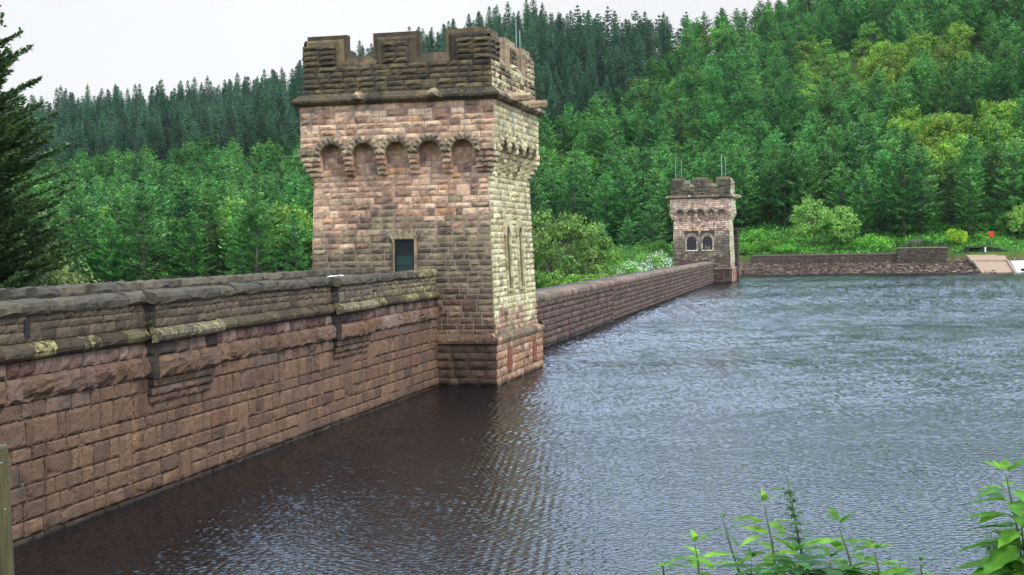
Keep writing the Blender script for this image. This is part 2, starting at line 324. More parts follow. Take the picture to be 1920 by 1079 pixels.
# ------------------------------------------------------------------ towers
def tower(ox, oy, front, det, MS, name, label):
    """ox, oy: plan centre. front: 'door' or 'windows' on the face towards the camera"""
    T = empty(name, (ox, oy, 0), label, 'tower', 'castellated stone towers on the dam')
    zc = Vector((ox, oy, 0)); far = front == 'windows'
    g = .02 if not far else .03
    FACES = [(-Y, X, 'S'), (X, Y, 'E'), (Y, -X, 'N'), (-X, -Y, 'W')]
    hl = lambda z: 4.90-.034*(z-2.5)                      # battered half width of the shaft, 4.62 at the corbels
    def lower_tint(f):
        def t(P, wd):
            q = nz(P, .35)*1.5+random.uniform(-.8, .8); z = P.z
            if f == 'E' or f == 'N' and False:
                if z < 3.6+q*.5: return pick(OLIVEC+REDC), (.05, .1, 0)
                return pick(LICHC), (.18+.1*nz(P, .5), .0, 0)  # lichen tint, also standing for the brighter light on this face
            if z > 9.0+q: return pick(PINKC), (.0, .1+.12*nz(P, .4), 0)
            if z > 4.2+q*.6: return pick(LOWC if z < 7+q*.5 else scaled(OLIVEC, .75) if P.x-ox > -2 or z < 7 else OLIVEC+PINKC), (.06 if z > 5 else .12, .14, 0)
            return pick(BASEC+LOWC[:1]), (.02, .1, .3)
        return t
    # -- shaft
    S = MB(); bk = MB()
    h0, h1 = hl(2.4), hl(12.4)
    bk.hexa([(ox-h0, oy-h0, 2.4), (ox+h0, oy-h0, 2.4), (ox+h0, oy+h0, 2.4), (ox-h0, oy+h0, 2.4),
             (ox-h1, oy-h1, 12.4), (ox+h1, oy-h1, 12.4), (ox+h1, oy+h1, 12.4), (ox-h1, oy+h1, 12.4)])
    wins = {}
    if front == 'door': wins['S'] = [(.0, .0, 0, 0)]
    for n, u, f in FACES:
        V = (Vector((0, 0, 1))-n*.034).normalized(); blocks = []
        if f == 'S' and front == 'door': blocks = [(-.42, .86, 4.7-2.5, 7.45-2.5), (-.75, 1.2, 7.45-2.5, 7.86-2.5)]
        elif f == 'S': blocks = [(c-.95, c+.95, 5.5-2.5, 8.1-2.5) for c in (-1.65, 1.03)]+[(c-1.15, c+1.15, 7.1-2.5, 8.7-2.5) for c in (-1.65, 1.03)]
        elif f == 'E': blocks = [(c-.62, c+.62, 4.75-2.5, 8.1-2.5) for c in (-1.35, 1.4)]
        O = zc+n*hl(2.5)+Z*2.5
        hid = f in 'NW'
        coursed(S, O, u, V, n, 0, 9.8, lambda v: (-hl(v+2.5)-.05, hl(v+2.5)+.05), hs=(.25, .36) if not hid else (.4, .5), ws=(.35, 1.0) if not hid else (.8, 1.5),
                blocks=blocks, tint=lower_tint(f), det=det if not hid else (2, 2), g=g, arr=.014, bulge=.036 if f != 'E' else .05, jumper=.09, slope=(.3, 4), rough=.8, chip=.35)
        wins[f] = (O, u, V, n)
    shaft = S.build('shaft', MS, T)
    bk.build('mortar_core', M_MORTAR_D if far else M_MORTAR, shaft, )
    # -- plinth
    S = MB(); bk = MB(); px, py = 5.08, 5.40
    bk.box((ox-px, oy-py, -3), (ox+px, oy+py, 2.3))
    for n, u, f in FACES:
        hx, hy = (px, py) if f in 'SN' else (py, px)
        bl = [(-2.75-.45, -2.75+.45, .55, 1.75), (3.2-.45, 3.2+.45, .55, 1.75)] if f == 'E' else []
        coursed(S, zc+n*(hy if f in 'SN' else hy), u, Z, n, -.4, 2.12, lambda v: (-hx-.05, hx+.05), hs=(.38, .48), ws=(.5, 1.3), blocks=bl,
                tint=(lambda P, w: (pick(scaled(BASEC, .85) if f == 'S' else WALLC+REDC), (.0, .08, .3))), det=det, g=g, arr=.03, bulge=.05)  # camera face darker: damp stone, with its shaded corner put into the tint
        # weathered offset course on top of the plinth
        uu = -hx-.1
        while uu < hx+.1:
            ww = random.uniform(.6, 1.1); ww = min(ww, hx+.1-uu)
            if hx+.1-uu-ww < .4: ww = hx+.1-uu
            O2 = zc+n*(hy+.0); a, b = uu+.01, uu+ww-.01
            dep = hy-hl(2.6)
            tn = pick(BASEC if f == 'S' else REDC+LOWC); wr = (.14, .1, 0)
            pr = [(.0, 2.12), (.14, 2.14), (.17, 2.3), (.1, 2.44), (-.1, 2.53), (-dep-.02, 2.62)]
            vs = [tuple(O2+u*q+n*(d+random.uniform(-.015, .015))+Z*z) for q in (a, b) for d, z in pr]
            k = len(pr); fs = [(i, i+k, i+k+1, i+1) for i in range(k-1)]+[tuple(range(k)), tuple(range(2*k-1, k-1, -1))]
            S.add(vs, fs, tn, wr); uu += ww
    pl = S.build('plinth', MS, T)
    bk.build('mortar_core', M_MORTAR_D, pl)
    # -- corbelled arcade: 5 arches a side
    HU = 5.12; pitch = 1.735; rad = .62; zs = 11.72
    S = MB(); bk = MB()
    bk.box((ox-HU, oy-HU, 12.9), (ox+HU, oy+HU, 14.35))
    def arc_t(f):
        def t(P, w):
            if f == 'E': return pick(LICHC), (.15, .05, 0)
            return pick(PINKC), (.0, .12+.15*nz(P, .5), 0)
        return t
    for n, u, f in FACES:
        O = zc+n*HU
        # spandrel sheet with arch cut-outs, 0.5 deep
        xs = []
        for c in range(-2, 3):
            cx0 = c*pitch
            for a in range(0, 13):
                t = math.pi*(1-a/12); xs.append((cx0+rad*math.cos(t), zs+rad*math.sin(t)))
        low = [(-HU, zs)]+xs+[(HU, zs)]
        hi_ = [(p[0], 12.9) for p in low]
        vs = [tuple(O+u*p[0]+Z*p[1]) for p in low]+[tuple(O+u*p[0]+Z*p[1]) for p in hi_]
        m = len(low); fs = [(i, i+1, m+i+1, m+i) for i in range(m-1)]
        vs += [tuple(O-n*.56+u*p[0]+Z*p[1]) for p in low]; fs += [(i+1, i, 2*m+i, 2*m+i+1) for i in range(m-1)]
        bk.add(vs, fs, (.3, .24, .2))
        # piers (corbels) between the arches, stepping back to the shaft
        cs = [(-HU, -2*pitch-rad)]+[((c+.5)*pitch-.245, (c+.5)*pitch+.245) for c in range(-2, 2)]+[(2*pitch+rad, HU)]
        for (a, b) in cs:
            z = zs; dep = .0; first = True
            for hgt, d in ((.26, 0), (.26, .1), (.26, .22), (.24, .36)):
                a2, b2 = a, b
                if a <= -HU+.01: a2 = -HU+d
                if b >= HU-.01: b2 = HU-d
                bk.box((0, 0, 0), (0, 0, 0)) if False else None
                p0 = O-n*d
                lo, hi = p0+u*a2+Z*(z-hgt), p0+u*b2+Z*z
                vs = [tuple(p0+u*q+Z*zz-n*e) for e in (0, .56-d+.12) for q, zz in ((a2, z-hgt), (b2, z-hgt), (b2, z), (a2, z))]
                S.add(vs, [(0, 1, 2, 3), (4, 0, 3, 7), (1, 5, 6, 2), (0, 4, 5, 1), (3, 2, 6, 7)], *arc_t(f)(p0, 1))
                nseg = max(1, round((b2-a2)/.55)); st = (b2-a2)/nseg
                for q in range(nseg):
                    stone(S, p0, u, Z, n, a2+q*st-(.04 if q == 0 and a <= -HU+.01 else 0), a2+(q+1)*st+(.04 if q == nseg-1 and b >= HU-.01 else 0), z-hgt, z, g=.015, arr=.03, bulge=.07, nu=3, nv=3, tint=arc_t(f)(p0, 1)[0], wear=(.08 if f == 'S' else .15, .15, 0))
                z -= hgt
        # voussoir rings with the string course stepping over them
        for c in range(-2, 3):
            AR = MB(); nvz = 9
            for k in range(nvz):
                a0, a1 = math.pi*k/nvz+.012, math.pi*(k+1)/nvz-.012
                ro = .93+random.uniform(-.03, .03); tt = pick(OLIVEC if f != 'E' else LICHC); dd = .16+random.uniform(-.03, .05)
                q = [(rad-.015, a0), (ro, a0), (ro, a1), (rad-.015, a1)]
                vs = [tuple(O+u*(c*pitch+r*math.cos(a))+Z*(zs+r*math.sin(a))+n*e) for e in (-.02, dd*.8) for r, a in q]
                am = (a0+a1)/2; rm = (rad+ro)/2
                vs.append(tuple(O+u*(c*pitch+rm*math.cos(am))+Z*(zs+rm*math.sin(am))+n*(dd+.07)))
                AR.add(vs, [(1, 0, 4, 5), (2, 1, 5, 6), (3, 2, 6, 7), (0, 3, 7, 4), (4, 8, 5), (5, 8, 6), (6, 8, 7), (7, 8, 4)], tt, (.1, .2, 0))
            AR.build('arch_ring', MS, T)
        # string blocks between arch springings
        for c in [-2.5, -1.5, -.5, .5, 1.5, 2.5]:
            if abs(c) < 2: a, b = c*pitch-.2, c*pitch+.2; z0, z1 = 11.74, 12.12
            elif c < 0: a, b = -HU-.16, -2*pitch-.93+.12; z0, z1 = 11.74, 12.1
            else: a, b = 2*pitch+.93-.12, HU+.16; z0, z1 = 11.74, 12.1
            stone(S, O, u, Z, n, a, b, z0, z1, g=.0, arr=.06, bulge=.08, nu=4, nv=4, slope=(.9, 1.6), tint=pick(OLIVEC if f != 'E' else LICHC), wear=(.12, .2, 0))
        # stones above the arches
        bl = [(c*pitch-.8+s, c*pitch+.8-s, 0, z) for c in range(-2, 3) for s, z in ((0, 12.42), (.3, 12.62))]
        coursed(S, O, u, Z, n, 12.12, 14.32, lambda v: (-HU-.04, HU+.04), hs=(.25, .34), ws=(.4, 1.1), blocks=bl, tint=arc_t(f),
                det=det if f in 'SE' else (2, 2), g=g, arr=.012, bulge=.04, jumper=.1, slope=(.2, 3), rough=.8)
    up_ = S.build('arcaded_wall', MS, T)
    bk.build('mortar_core', M_MORTAR, up_)
    # -- cornice
    S = MB(); bkc = MB()
    bkc.box((ox-5.1, oy-5.1, 14.352), (ox+5.1, oy+5.1, 14.9))
    for n, u, f in FACES:
        uu = -5.5; O2 = zc+n*5.12
        while uu < 5.5:
            ww = random.uniform(.8, 1.4); ww = min(ww, 5.5-uu)
            if 5.5-uu-ww < .5: ww = 5.5-uu
            pr = [(-.05, 14.28), (.2, 14.3), (.36, 14.44), (.37, 14.55), (.0, 14.86), (-.3, 14.95)]
            a, b = uu+.006, uu+ww-.006; jz = random.uniform(-.015, .015)
            def mit(q, d):   # mitre the corners
                lim = 5.12+d; return max(-lim, min(lim, q))
            vs = [tuple(O2+u*mit(q, d)+n*d+Z*(z+jz)) for q in (a, b) for d, z in pr]
            k = len(pr); fs = [(i, i+k, i+k+1, i+1) for i in range(k-1)]+[tuple(range(k)), tuple(range(2*k-1, k-1, -1))]
            S.add(vs, fs, pick(DARKC if f != 'E' else OLIVEC), (.13, .2, 0)); uu += ww
    co = S.build('cornice', MS, T); bkc.build('mortar_core', M_MORTAR_D, co)
    # -- battlement wall
    hp = lambda z: 4.98-.045*(z-14.85); S = MB(); bk = MB()
    th = .62
    def par_t(f):
        def t(P, w):
            if f == 'E': return pick(OLIVEC+LICHC[:2]+DARKC[:1]), (.14, .12, 0)
            return pick(DARKC), (.06+.08*nz(P, .4), .2, 0)
        return t
    for n, u, f in FACES:
        a = hp(14.85); b = hp(16.3)
        V = (Z-n*.045).normalized(); O = zc+n*a+Z*14.85
        vs = [tuple(zc+n*d+u*q*(d if d > 0 else 1)+Z*z) for d, z, q in []]
        bk.hexa([tuple(zc+n*(a-th)-u*(a)+Z*14.85), tuple(zc+n*a-u*a+Z*14.85), tuple(zc+n*a+u*a+Z*14.85), tuple(zc+n*(a-th)+u*a+Z*14.85),
                 tuple(zc+n*(b-th)-u*b+Z*16.28), tuple(zc+n*b-u*b+Z*16.28), tuple(zc+n*b+u*b+Z*16.28), tuple(zc+n*(b-th)+u*b+Z*16.28)])
        coursed(S, O, u, V, n, 0, 1.44, lambda v: (-hp(14.85+v)-.05, hp(14.85+v)+.05), hs=(.26, .33), ws=(.45, 1.2), tint=par_t(f), det=det, g=.015, arr=.05, bulge=.07, jumper=.06)
    pw = S.build('parapet_wall', MS, T); bk.build('mortar_core', M_MORTAR_D, pw)
    rf = MB(); rf.box((ox-4.5, oy-4.5, 14.905), (ox+4.5, oy+4.5, 15.1)); rf.build('roof_slab', M_WALK, T)
    # -- merlons and crenel copings
    a0 = hp(16.3)
    for n, u, f in FACES:
        O = zc+n*a0
        tn = par_t(f)
        # sloping crenel sills
        for (a, b) in ((-2.72, -1.12), (1.12, 2.72)):
            CP = MB()
            pr = [(.06, 16.24), (.06, 16.3), (-.3, 16.78), (-.66, 16.82), (-.66, 16.2)]
            m_ = (a+b)/2
            for p, q in ((a-.12, m_-.008), (m_+.008, b+.12)):
                vs = [tuple(O+u*w_+n*d+Z*z) for w_ in (p, q) for d, z in pr]; k = len(pr)
                CP.add(vs, [(i, i+k, (i+1) % k+k, (i+1) % k) for i in range(k)]+[tuple(range(k)), tuple(range(2*k-1, k-1, -1))], pick(DARKC if f != 'E' else OLIVEC), (.05, .12, 0))
            CP.build('crenel_sill', MS, T)
        # middle merlon (corner merlons wrap round the corner, built once per corner)
        def merlon(parts, corner=None):
            MM = MB()
            for (O_, n_, u_, p, q, lo_in, hi_in, sp_, sq_) in parts:
                # back slab with plain coping frame
                vs = [tuple(O_+u_*w_+n_*d+Z*z) for w_, d, z in ()]
                def bx(p_, q_, d0, d1, z0, z1, tint):
                    v_ = [tuple(O_+u_*w_+n_*d+Z*z) for z in (z0, z1) for w_, d in ((p_, d1), (q_, d1), (q_, d0), (p_, d0))]
                    MM.hexa(v_, tint, (.05, .12, 0))
                tcol = pick(DARKC if f != 'E' else OLIVEC)
                bx(sp_, sq_, -.6, -.14, 16.3, 17.87, tcol)
                # chamfer frame: from inner block outline up to slab face
                pi, qi = p+(.3 if lo_in else -.0), q-(.3 if hi_in else -.0)
                v_ = []
                fr = [(pi, 16.3), (pi, 17.52), (qi, 17.52), (qi, 16.3)]
                fo = [(pi-(.14 if lo_in else 0), 16.3), (pi-(.14 if lo_in else 0), 17.66), (qi+(.14 if hi_in else 0), 17.66), (qi+(.14 if hi_in else 0), 16.3)]
                v_ = [tuple(O_+u_*w_+n_*0+Z*z) for w_, z in fr]+[tuple(O_+u_*w_+n_*(-.137)+Z*z) for w_, z in fo]
                MM.add(v_, [(3, 2, 1, 0), (0, 1, 5, 4), (1, 2, 6, 5), (2, 3, 7, 6)], pick(DARKC if f != 'E' else OLIVEC), (.08, .15, 0))
                # rock faced panel
                pp, qq = pi+(.26 if lo_in else -.05), qi-(.26 if hi_in else -.05)
                z = 16.3; hh = [.27, .28, .27, .26]
                for h_ in hh:
                    if z+h_ > 17.4: break
                    ns = 1 if qq-pp < 1.0 else 2; st = (qq-pp)/ns
                    for s_ in range(ns):
                        t_, w_ = tn(O_, 1); stone(MM, O_, u_, Z, n_, pp+s_*st, pp+(s_+1)*st, z, z+h_, g=.012, arr=.07, bulge=.1, nu=4, nv=3, tint=t_, wear=w_)
                    z += h_
            if len(parts) > 1:      # quoin block that fills the corner between the two arms
                v_ = [tuple(zc+n*a_+u*b_+Z*z) for z in (16.3, 17.515) for a_, b_ in ((a0-.3, a0-.3), (a0-.3, a0-.004), (a0-.004, a0-.004), (a0-.004, a0-.3))]
                MM.hexa(v_, pick(DARKC), (.06, .1, 0))
                v_ = [tuple(zc+n*a_+u*b_+Z*z) for z, k_ in ((17.516, .004), (17.66, .139)) for a_, b_ in ((a0-.3, a0-.3), (a0-.3, a0-k_), (a0-k_, a0-k_), (a0-k_, a0-.3))]
                MM.hexa(v_, pick(DARKC), (.06, .1, 0))
            MM.build('merlon', MS, T)
        merlon([(O, n, u, -1.22, 1.22, True, True, -1.22, 1.22)])
        # corner merlon between this face and the next one (n2 = u)
        n2, u2 = u, -n
        O2 = zc+n2*a0
        merlon([(O, n, u, 2.62, a0, True, False, 2.62, a0-.14), (O2, n2, u2, -a0, -2.62, False, True, .602-a0, -2.62)])
    # -- water spouts: two per side
    for n, u, f in FACES:
        for c in (-1.85, 2.1):
            G = MB(); L_ = 1.15 if f in 'EW' else .62
            O2 = zc+n*5.12+u*c
            pr = [(-.3, 14.42), (.3, 14.42), (.3, 14.72), (0, 14.96), (-.3, 14.72)]
            pe = [(-.22, 14.5), (.22, 14.5), (.24, 14.7), (0, 14.86), (-.24, 14.7)]
            vs = [tuple(O2-n*.1+u*a+Z*z) for a, z in pr]+[tuple(O2+n*L_+u*a+Z*z) for a, z in pe]
            k = 5; G.add(vs, [(i, (i+1) % k, (i+1) % k+k, i+k) for i in range(k)]+[tuple(range(2*k-1, k-1, -1))][::-1], pick(OLIVEC), (.1, .12, 0))
            G.add([tuple(O2+n*L_+u*a+Z*z) for a, z in pe]+[tuple(O2+n*(L_+.08)+Z*14.66)], [(0, 1, 5), (1, 2, 5), (2, 3, 5), (3, 4, 5), (4, 0, 5)], pick(OLIVEC), (.1, .2, 0))
            G.build('water_spout', MS, T)
    # -- openings
    def box_on(S_, fr, a, b, z0, z1, d0, d1, tint=(1, 1, 1), wear=(0, 0, 0)):
        O, u, V, n = fr
        v_ = [tuple(O+u*w_+V*(z-2.5)+n*d) for z in (z0, z1) for w_, d in ((a, d1), (b, d1), (b, d0), (a, d0))]
        S_.hexa(v_, tint, wear)
    # side lancets
    for c in (-1.35, 1.4):
        Wn = MB(); fr = wins['E']; O, u, V, n = fr
        for sgn in (-1, 1):
            z = 4.75
            while z < 7.45:
                h_ = random.uniform(.26, .42); h_ = min(h_, 7.5-z)
                a, b = (c-.62, c-.42) if sgn < 0 else (c+.42, c+.62)
                box_on(Wn, fr, a+.004, b-.004, z+.01, z+h_-.01, -.02, .1+random.uniform(0, .03), pick(LICHC), (.15, 0, 0)); z += h_
        nvz = 7
        for k in range(nvz):
            a0_, a1_ = math.pi*k/nvz+.02, math.pi*(k+1)/nvz-.02
            v_ = [tuple(O+u*(c+r*math.cos(a))+V*(7.5-2.5+r*math.sin(a)*1.15)+n*d) for d in (-.02, .13) for r, a in ((.42, a0_), (.86, a0_), (.86, a1_), (.42, a1_))]
            Wn.hexa(v_, pick(LICHC), (.15, .05, 0))
        wo_ = Wn.build('window_surround', MS, T)
        Bd = MB(); v0 = [(c-.42, 4.75), (c+.42, 4.75)]+[(c+.42*math.cos(math.pi*k/8), 7.5+.48*math.sin(math.pi*k/8)) for k in range(9)]
        vs = [tuple(O+u*a+V*(z-2.5)+n*.012) for a, z in v0]; Bd.add(vs, [tuple(range(len(vs)))])
        Bd.build('blind_panel', M_BOARD, wo_)
        SL = MB(); box_on(SL, fr, c-.7, c+.7, 5.0, 5.16, -.02, .17, pick(LICHC), (.2, 0, 0)) if False else box_on(SL, fr, c-.66, c+.66, 4.6, 4.745, -.02, .16, pick(LICHC), (.2, 0, 0))
        SL.build('sill', MS, wo_)
    fr = wins['S']; O, u, V, n = fr
    if front == 'door':
        dc = .22
        D = MB(); box_on(D, fr, dc-.52, dc+.52, 4.75, 7.4, .002, .03); d_ = D.build('door', M_DOOR, T)
        Gd = MB(); box_on(Gd, fr, dc-.5, dc+.5, 6.72, 7.36, .034, .04); Gd.build('grille_opening', plain('black_void', (.006, .007, .008), .8), d_)
        Gr = MB()
        for k in range(9): a = dc-.48+k*.12; box_on(Gr, fr, a-.014, a+.014, 6.72, 7.38, .05, .078)
        box_on(Gr, fr, dc-.5, dc+.5, 6.64, 6.72, .045, .085)
        for k in range(3): box_on(Gr, fr, dc-.5, dc+.5, 4.95+k*.55, 5.0+k*.55, .034, .05)
        for a in (dc-.515, dc+.455): box_on(Gr, fr, a, a+.06, 4.8, 7.38, .033, .088)
        Gr.build('grille_bars', M_IRON, d_)
        for a, b in ((dc-.64, dc-.52), (dc+.52, dc+.64)):
            Fs = MB(); z = 4.75
            while z < 7.35:
                h_ = min(random.uniform(.28, .45), 7.42-z); box_on(Fs, fr, a+.004, b-.004, z+.008, z+h_-.008, -.02, .12, pick(OLIVEC), (.05, .1, 0)); z += h_
            Fs.build('door_jamb', MS, d_)
        P_ = MB(); P_.tube([O+u*(dc-.6)+V*(z-2.5)+n*.17 for z in (4.8, 7.3)], [.045, .045], 8); P_.build('downpipe', M_BOARD, T)
        Ls = MB(); nvz = 9
        for k in range(nvz):
            x0, x1 = dc-.95+1.9*k/nvz, dc-.95+1.9*(k+1)/nvz
            sp = lambda x, z: dc+(x-dc)*(1 if z < 7.5 else 1.12)*(.86 if z < 7.5 else 1)
            tz = 7.82+.1*math.cos((k-4)/4*1.4)
            q = [(dc+(x0-dc)*.72, 7.42), (dc+(x1-dc)*.72, 7.42), (x1, tz), (x0, tz)]
            v_ = [tuple(O+u*a+V*(z-2.5)+n*d) for d in (-.02, .12+random.uniform(0, .06)) for a, z in q]
            Ls.add(v_, [(0, 1, 5, 4), (1, 2, 6, 5), (2, 3, 7, 6), (3, 0, 4, 7), (4, 5, 6, 7)], pick(OLIVEC), (.08, .15, 0))
        Ls.build('lintel', MS, T)
    else:
        for wi, c in enumerate((-1.65, 1.03)):
            Wn = MB()
            for rr, r0, r1, nvz in ((0, .83, 1.1, 11), (1, 1.12, 1.36, 14)):
                for k in range(nvz):
                    a0_, a1_ = math.pi*k/nvz+.03, math.pi*(k+1)/nvz-.03
                    v_ = [tuple(O+u*(c+r*math.cos(a))+V*(7.1-2.5+r*math.sin(a))+n*d) for d in (-.02, .1+.05*rr) for r, a in ((r0, a0_), (r1, a0_), (r1, a1_), (r0, a1_))]
                    Wn.hexa(v_, pick(OLIVEC), (.05, .1, 0))
            for a, b in ((c-1.05, c-.83), (c+.83, c+1.05)):
                for k in range(4): box_on(Wn, fr, a, b, 5.6+k*.375+.01, 5.6+(k+1)*.375-.01, -.02, .12, pick(OLIVEC), (.05, .1, 0))
            wo_ = Wn.build('window_surround', MS, T)
            GL = MB(); v0 = [(c-.83, 5.6), (c+.83, 5.6)]+[(c+.83*math.cos(math.pi*k/10), 7.1+.83*math.sin(math.pi*k/10)) for k in range(11)]
            GL.add([tuple(O+u*a+V*(z-2.5)+n*.012) for a, z in v0], [tuple(range(len(v0)))]); gl = GL.build('window_pane', M_GLASS, wo_)
            Fm = MB()
            for k in (-.42, 0, .42): box_on(Fm, fr, c+k-.03, c+k+.03, 5.6, 7.8, .016, .06)
            box_on(Fm, fr, c-.83, c+.83, 6.9, 6.98, .02, .07); Fm.build('window_bars', M_IRON, wo_)
            SL = MB(); box_on(SL, fr, c-1.0, c+1.0, 5.42, 5.595, -.02, .2, pick(LICHC), (.1, 0, 0)); SL.build('sill', MS, wo_)
            if wi == 1:
                BL = MB(); box_on(BL, fr, c-.36, c-.06, 5.75, 6.3, .066, .07); box_on(BL, fr, c+.1, c+.36, 5.75, 6.2, .066, .07); BL.build('pale_blind', M_WALK, wo_)
    # rusty culvert shutters in the plinth
    for c in (-2.75, 3.2):
        Sh = MB(); O_ = zc+X*px+Y*c; v0 = [(-.42, .55), (.42, .55)]+[(.42*math.cos(math.pi*k/8), 1.35+.36*math.sin(math.pi*k/8)) for k in range(9)]
        k = len(v0); vs = [tuple(O_+Y*a+Z*z+X*d) for d in (.0, .07) for a, z in v0]
        Sh.add(vs, [tuple(range(k, 2*k))]+[(i, (i+1) % k, (i+1) % k+k, i+k) for i in range(k)]); Sh.build('culvert_shutter', M_RUST, T)
    return T, wins

T1, W1 = tower(-1.98, 69.65, 'door', (4, 3), M_STONE_WARM, 'dam_tower', 'large castellated stone tower with a barred green door at the end of the near wall')
TW2Y = 227.35+.3+5.12
T2, W2 = tower(-1.98, TW2Y, 'windows', (3, 2), M_STONE_DIST, 'dam_tower', 'small distant castellated stone tower with two arched dark windows beyond the spillway wall')

# masts standing on the towers
for i, (x, y, z1, lb) in enumerate([(-6.2, TW2Y-4.4, 21.4, 'thin steel mast on the far tower, leftmost of four'), (-5.31, TW2Y-3.4, 21.1, 'thin steel mast on the far tower, second from left'),
                                    (1.54, TW2Y-4.2, 21.7, 'thicker steel mast on the right merlon of the far tower'), (2.16, TW2Y-3.6, 21.2, 'thin steel mast on the far tower, rightmost of four'),
                                    (2.3, 73.3, 19.6, 'thin steel mast above the right side of the near tower, taller of two'), (2.35, 74.0, 19.1, 'thin steel mast above the right side of the near tower, shorter of two')]):
    m = MB(); rr = .07 if i == 2 else (.045 if i < 4 else .025)
    m.tube([(x, y, 15.1), (x, y, z1)], [rr, rr*.8], 8); m.box((x-.15, y-.15, 15.1), (x+.15, y+.15, 15.22))
    tag(m.build('mast', M_STEEL, None, origin=(x, y, 15.1)), lb, 'mast', 'steel masts on the towers')
# wire rail on near tower roof
m = MB()
for z in (16.95, 17.25): m.tube([(-6.3, 66.2, z), (2.3, 66.2, z)], [.008, .008], 5)
for x in (-6.2, -2, 2.2): m.tube([(x, 66.2, 15.1), (x, 66.2, 17.3)], [.02, .02], 5)
tag(m.build('roof_railing', M_IRON, None, origin=(-2, 66.2, 15.1)), 'thin wire guard rail seen through the battlements of the near tower', 'railing')
# metal box in the crenel of the far tower
m = MB(); q = (-4.2, TW2Y-4.5)
m.box((q[0]-.42, q[1]-.2, 16.9), (q[0]+.42, q[1]+.2, 17.02)); m.box((q[0]-.42, q[1]-.2, 17.22), (q[0]+.42, q[1]+.2, 17.34))
m.box((q[0]-.42, q[1]-.2, 17.022), (q[0]-.34, q[1]+.2, 17.218)); m.box((q[0]+.34, q[1]-.2, 17.022), (q[0]+.42, q[1]+.2, 17.218)); m.box((q[0]-.06, q[1]-.06, 15.1), (q[0]+.06, q[1]+.06, 16.898))
tag(m.build('lamp_housing', M_STEEL, None, origin=(q[0], q[1], 15.1)), 'small open metal box standing in the left battlement gap of the far tower', 'metal box')

# ------------------------------------------------------------------ near dam wall
DW = empty('dam_wall', (0, 46, 0), 'long near section of pinkish rock-faced dam wall with dark coping and lichened string course', 'dam wall')
WY0, WY1 = 8.0, 64.3
def wall_t(P, w):
    if P.z > 2.9: return pick(WALLC+REDC[:2]), (.02, .12, 0)
    return pick(WALLC), (.0, .06+.1*nz(P, .25), .2)
S = MB(); O = Vector((0, WY0, 0))
ye = WY1-WY0
piers = [(35.0-WY0, 38.95-WY0), (49.75-WY0, 53.7-WY0), (20.2-WY0, 24.1-WY0)]
Vb = Vector((-.012, 0, 1)).normalized()
O = Vector((.04, WY0, 0))
def near_ext(v): return (0, ye)
coursed(S, O, Y, Vb, X, .1, 3.38, near_ext, hs=(.3, .66), ws=(.45, 1.4), tint=wall_t, det=(11, 8), g=.017, arr=.045, bulge=.034, jumper=.07, slope=(.3, 7), rough=.42, chip=.6)
coursed(S, O, Y, Z, X, -.6, .1, near_ext, hs=(.35, .4), ws=(.6, 1.1), tint=wall_t, det=(3, 2), g=.01, arr=.1, bulge=.02)
wf = S.build('wall_face', M_STONE, DW)
bk = MB(); bk.box((-4.2, WY0, -4), (0, WY1, 5.5)); bk.build('mortar_core', M_MORTAR_D, wf)
# heavy projecting band
S = MB(); y = WY0
while y < WY1-.05:
    wd = random.uniform(.6, 1.5)
    if WY1-y-wd < .5: wd = WY1-y
    stone(S, Vector((0, 0, 0)), Y, Z, X, y, y+wd, 3.38, 4.0, g=.012, arr=.09, bulge=.13, nu=6, nv=6, slope=(.5, 1.8), tint=pick(REDC+WALLC), wear=(.06, .1, 0)); y += wd
bandp = S.build('projecting_band', M_STONE, DW)
S = MB()
coursed(S, Vector((.02, WY0, 0)), Y, Z, X, 4.0, 4.4, lambda v: (0, ye), hs=(.38, .42), ws=(.35, .8), tint=lambda P, w: (pick(REDC+[(3, lin(132, 94, 80, .9)), (1.6, lin(190, 156, 138, .9)), (2, lin(116, 84, 74, .9))]), (.02, .1+.2*nz(P, .6), 0)), det=(4, 4), g=.012, arr=.03, bulge=.06)
S.build('reddish_course', M_STONE, DW)
# string course, rounded, and parapet, coping
def roll_course(S, y0, y1, prof, tint, wear, x0=0, seg=.22, amp=.02):
    n = max(2, int((y1-y0)/seg)); k = len(prof); vs = []; sd = random.uniform(0, 99)
    for i in range(n+1):
        yy = y0+(y1-y0)*i/n
        for j, (d, z) in enumerate(prof):
            e = amp*noise.noise(Vector((yy*2.3+sd, j*1.7, 3)))*2
            vs.append((x0+d+e, yy+(random.uniform(-.02, .02) if 0 < i < n else 0), z+e*.7))
    fs = [(i*k+j, (i+1)*k+j, (i+1)*k+j+1, i*k+j+1) for i in range(n) for j in range(k-1)]
    fs += [tuple(range(k)), tuple(range(n*k+k-1, n*k-1, -1))]
    S.add(vs, fs, tint, wear)
STR = [(-.02, 4.40), (.16, 4.42), (.25, 4.5), (.28, 4.6), (.24, 4.7), (.14, 4.78), (.0, 4.82), (-.1, 4.84)]
CAP = [(-.02, 5.5), (.1, 5.51), (.15, 5.58), (.15, 5.7), (.09, 5.8), (-.05, 5.85), (-.3, 5.88), (-.52, 5.85), (-.58, 5.7), (-.58, 5.4)]
S1 = MB(); y = WY0
while y < WY1-.01:
    wd = random.uniform(.7, 1.3)
    if WY1-y-wd < .6: wd = WY1-y
    lich = max(0, min(1, (y-28)/24)); 
    roll_course(S1, y+.006, y+wd-.006, STR, pick([(3, lin(112, 96, 70)), (3, lin(96, 80, 60)), (2, lin(126, 112, 78))]), (random.choice((.08, .14, .2, .26)) if random.random() < .4+.5*lich else .05, .14-.08*lich, 0)); y += wd
S1.build('string_course', M_STONE, DW)
S1 = MB()
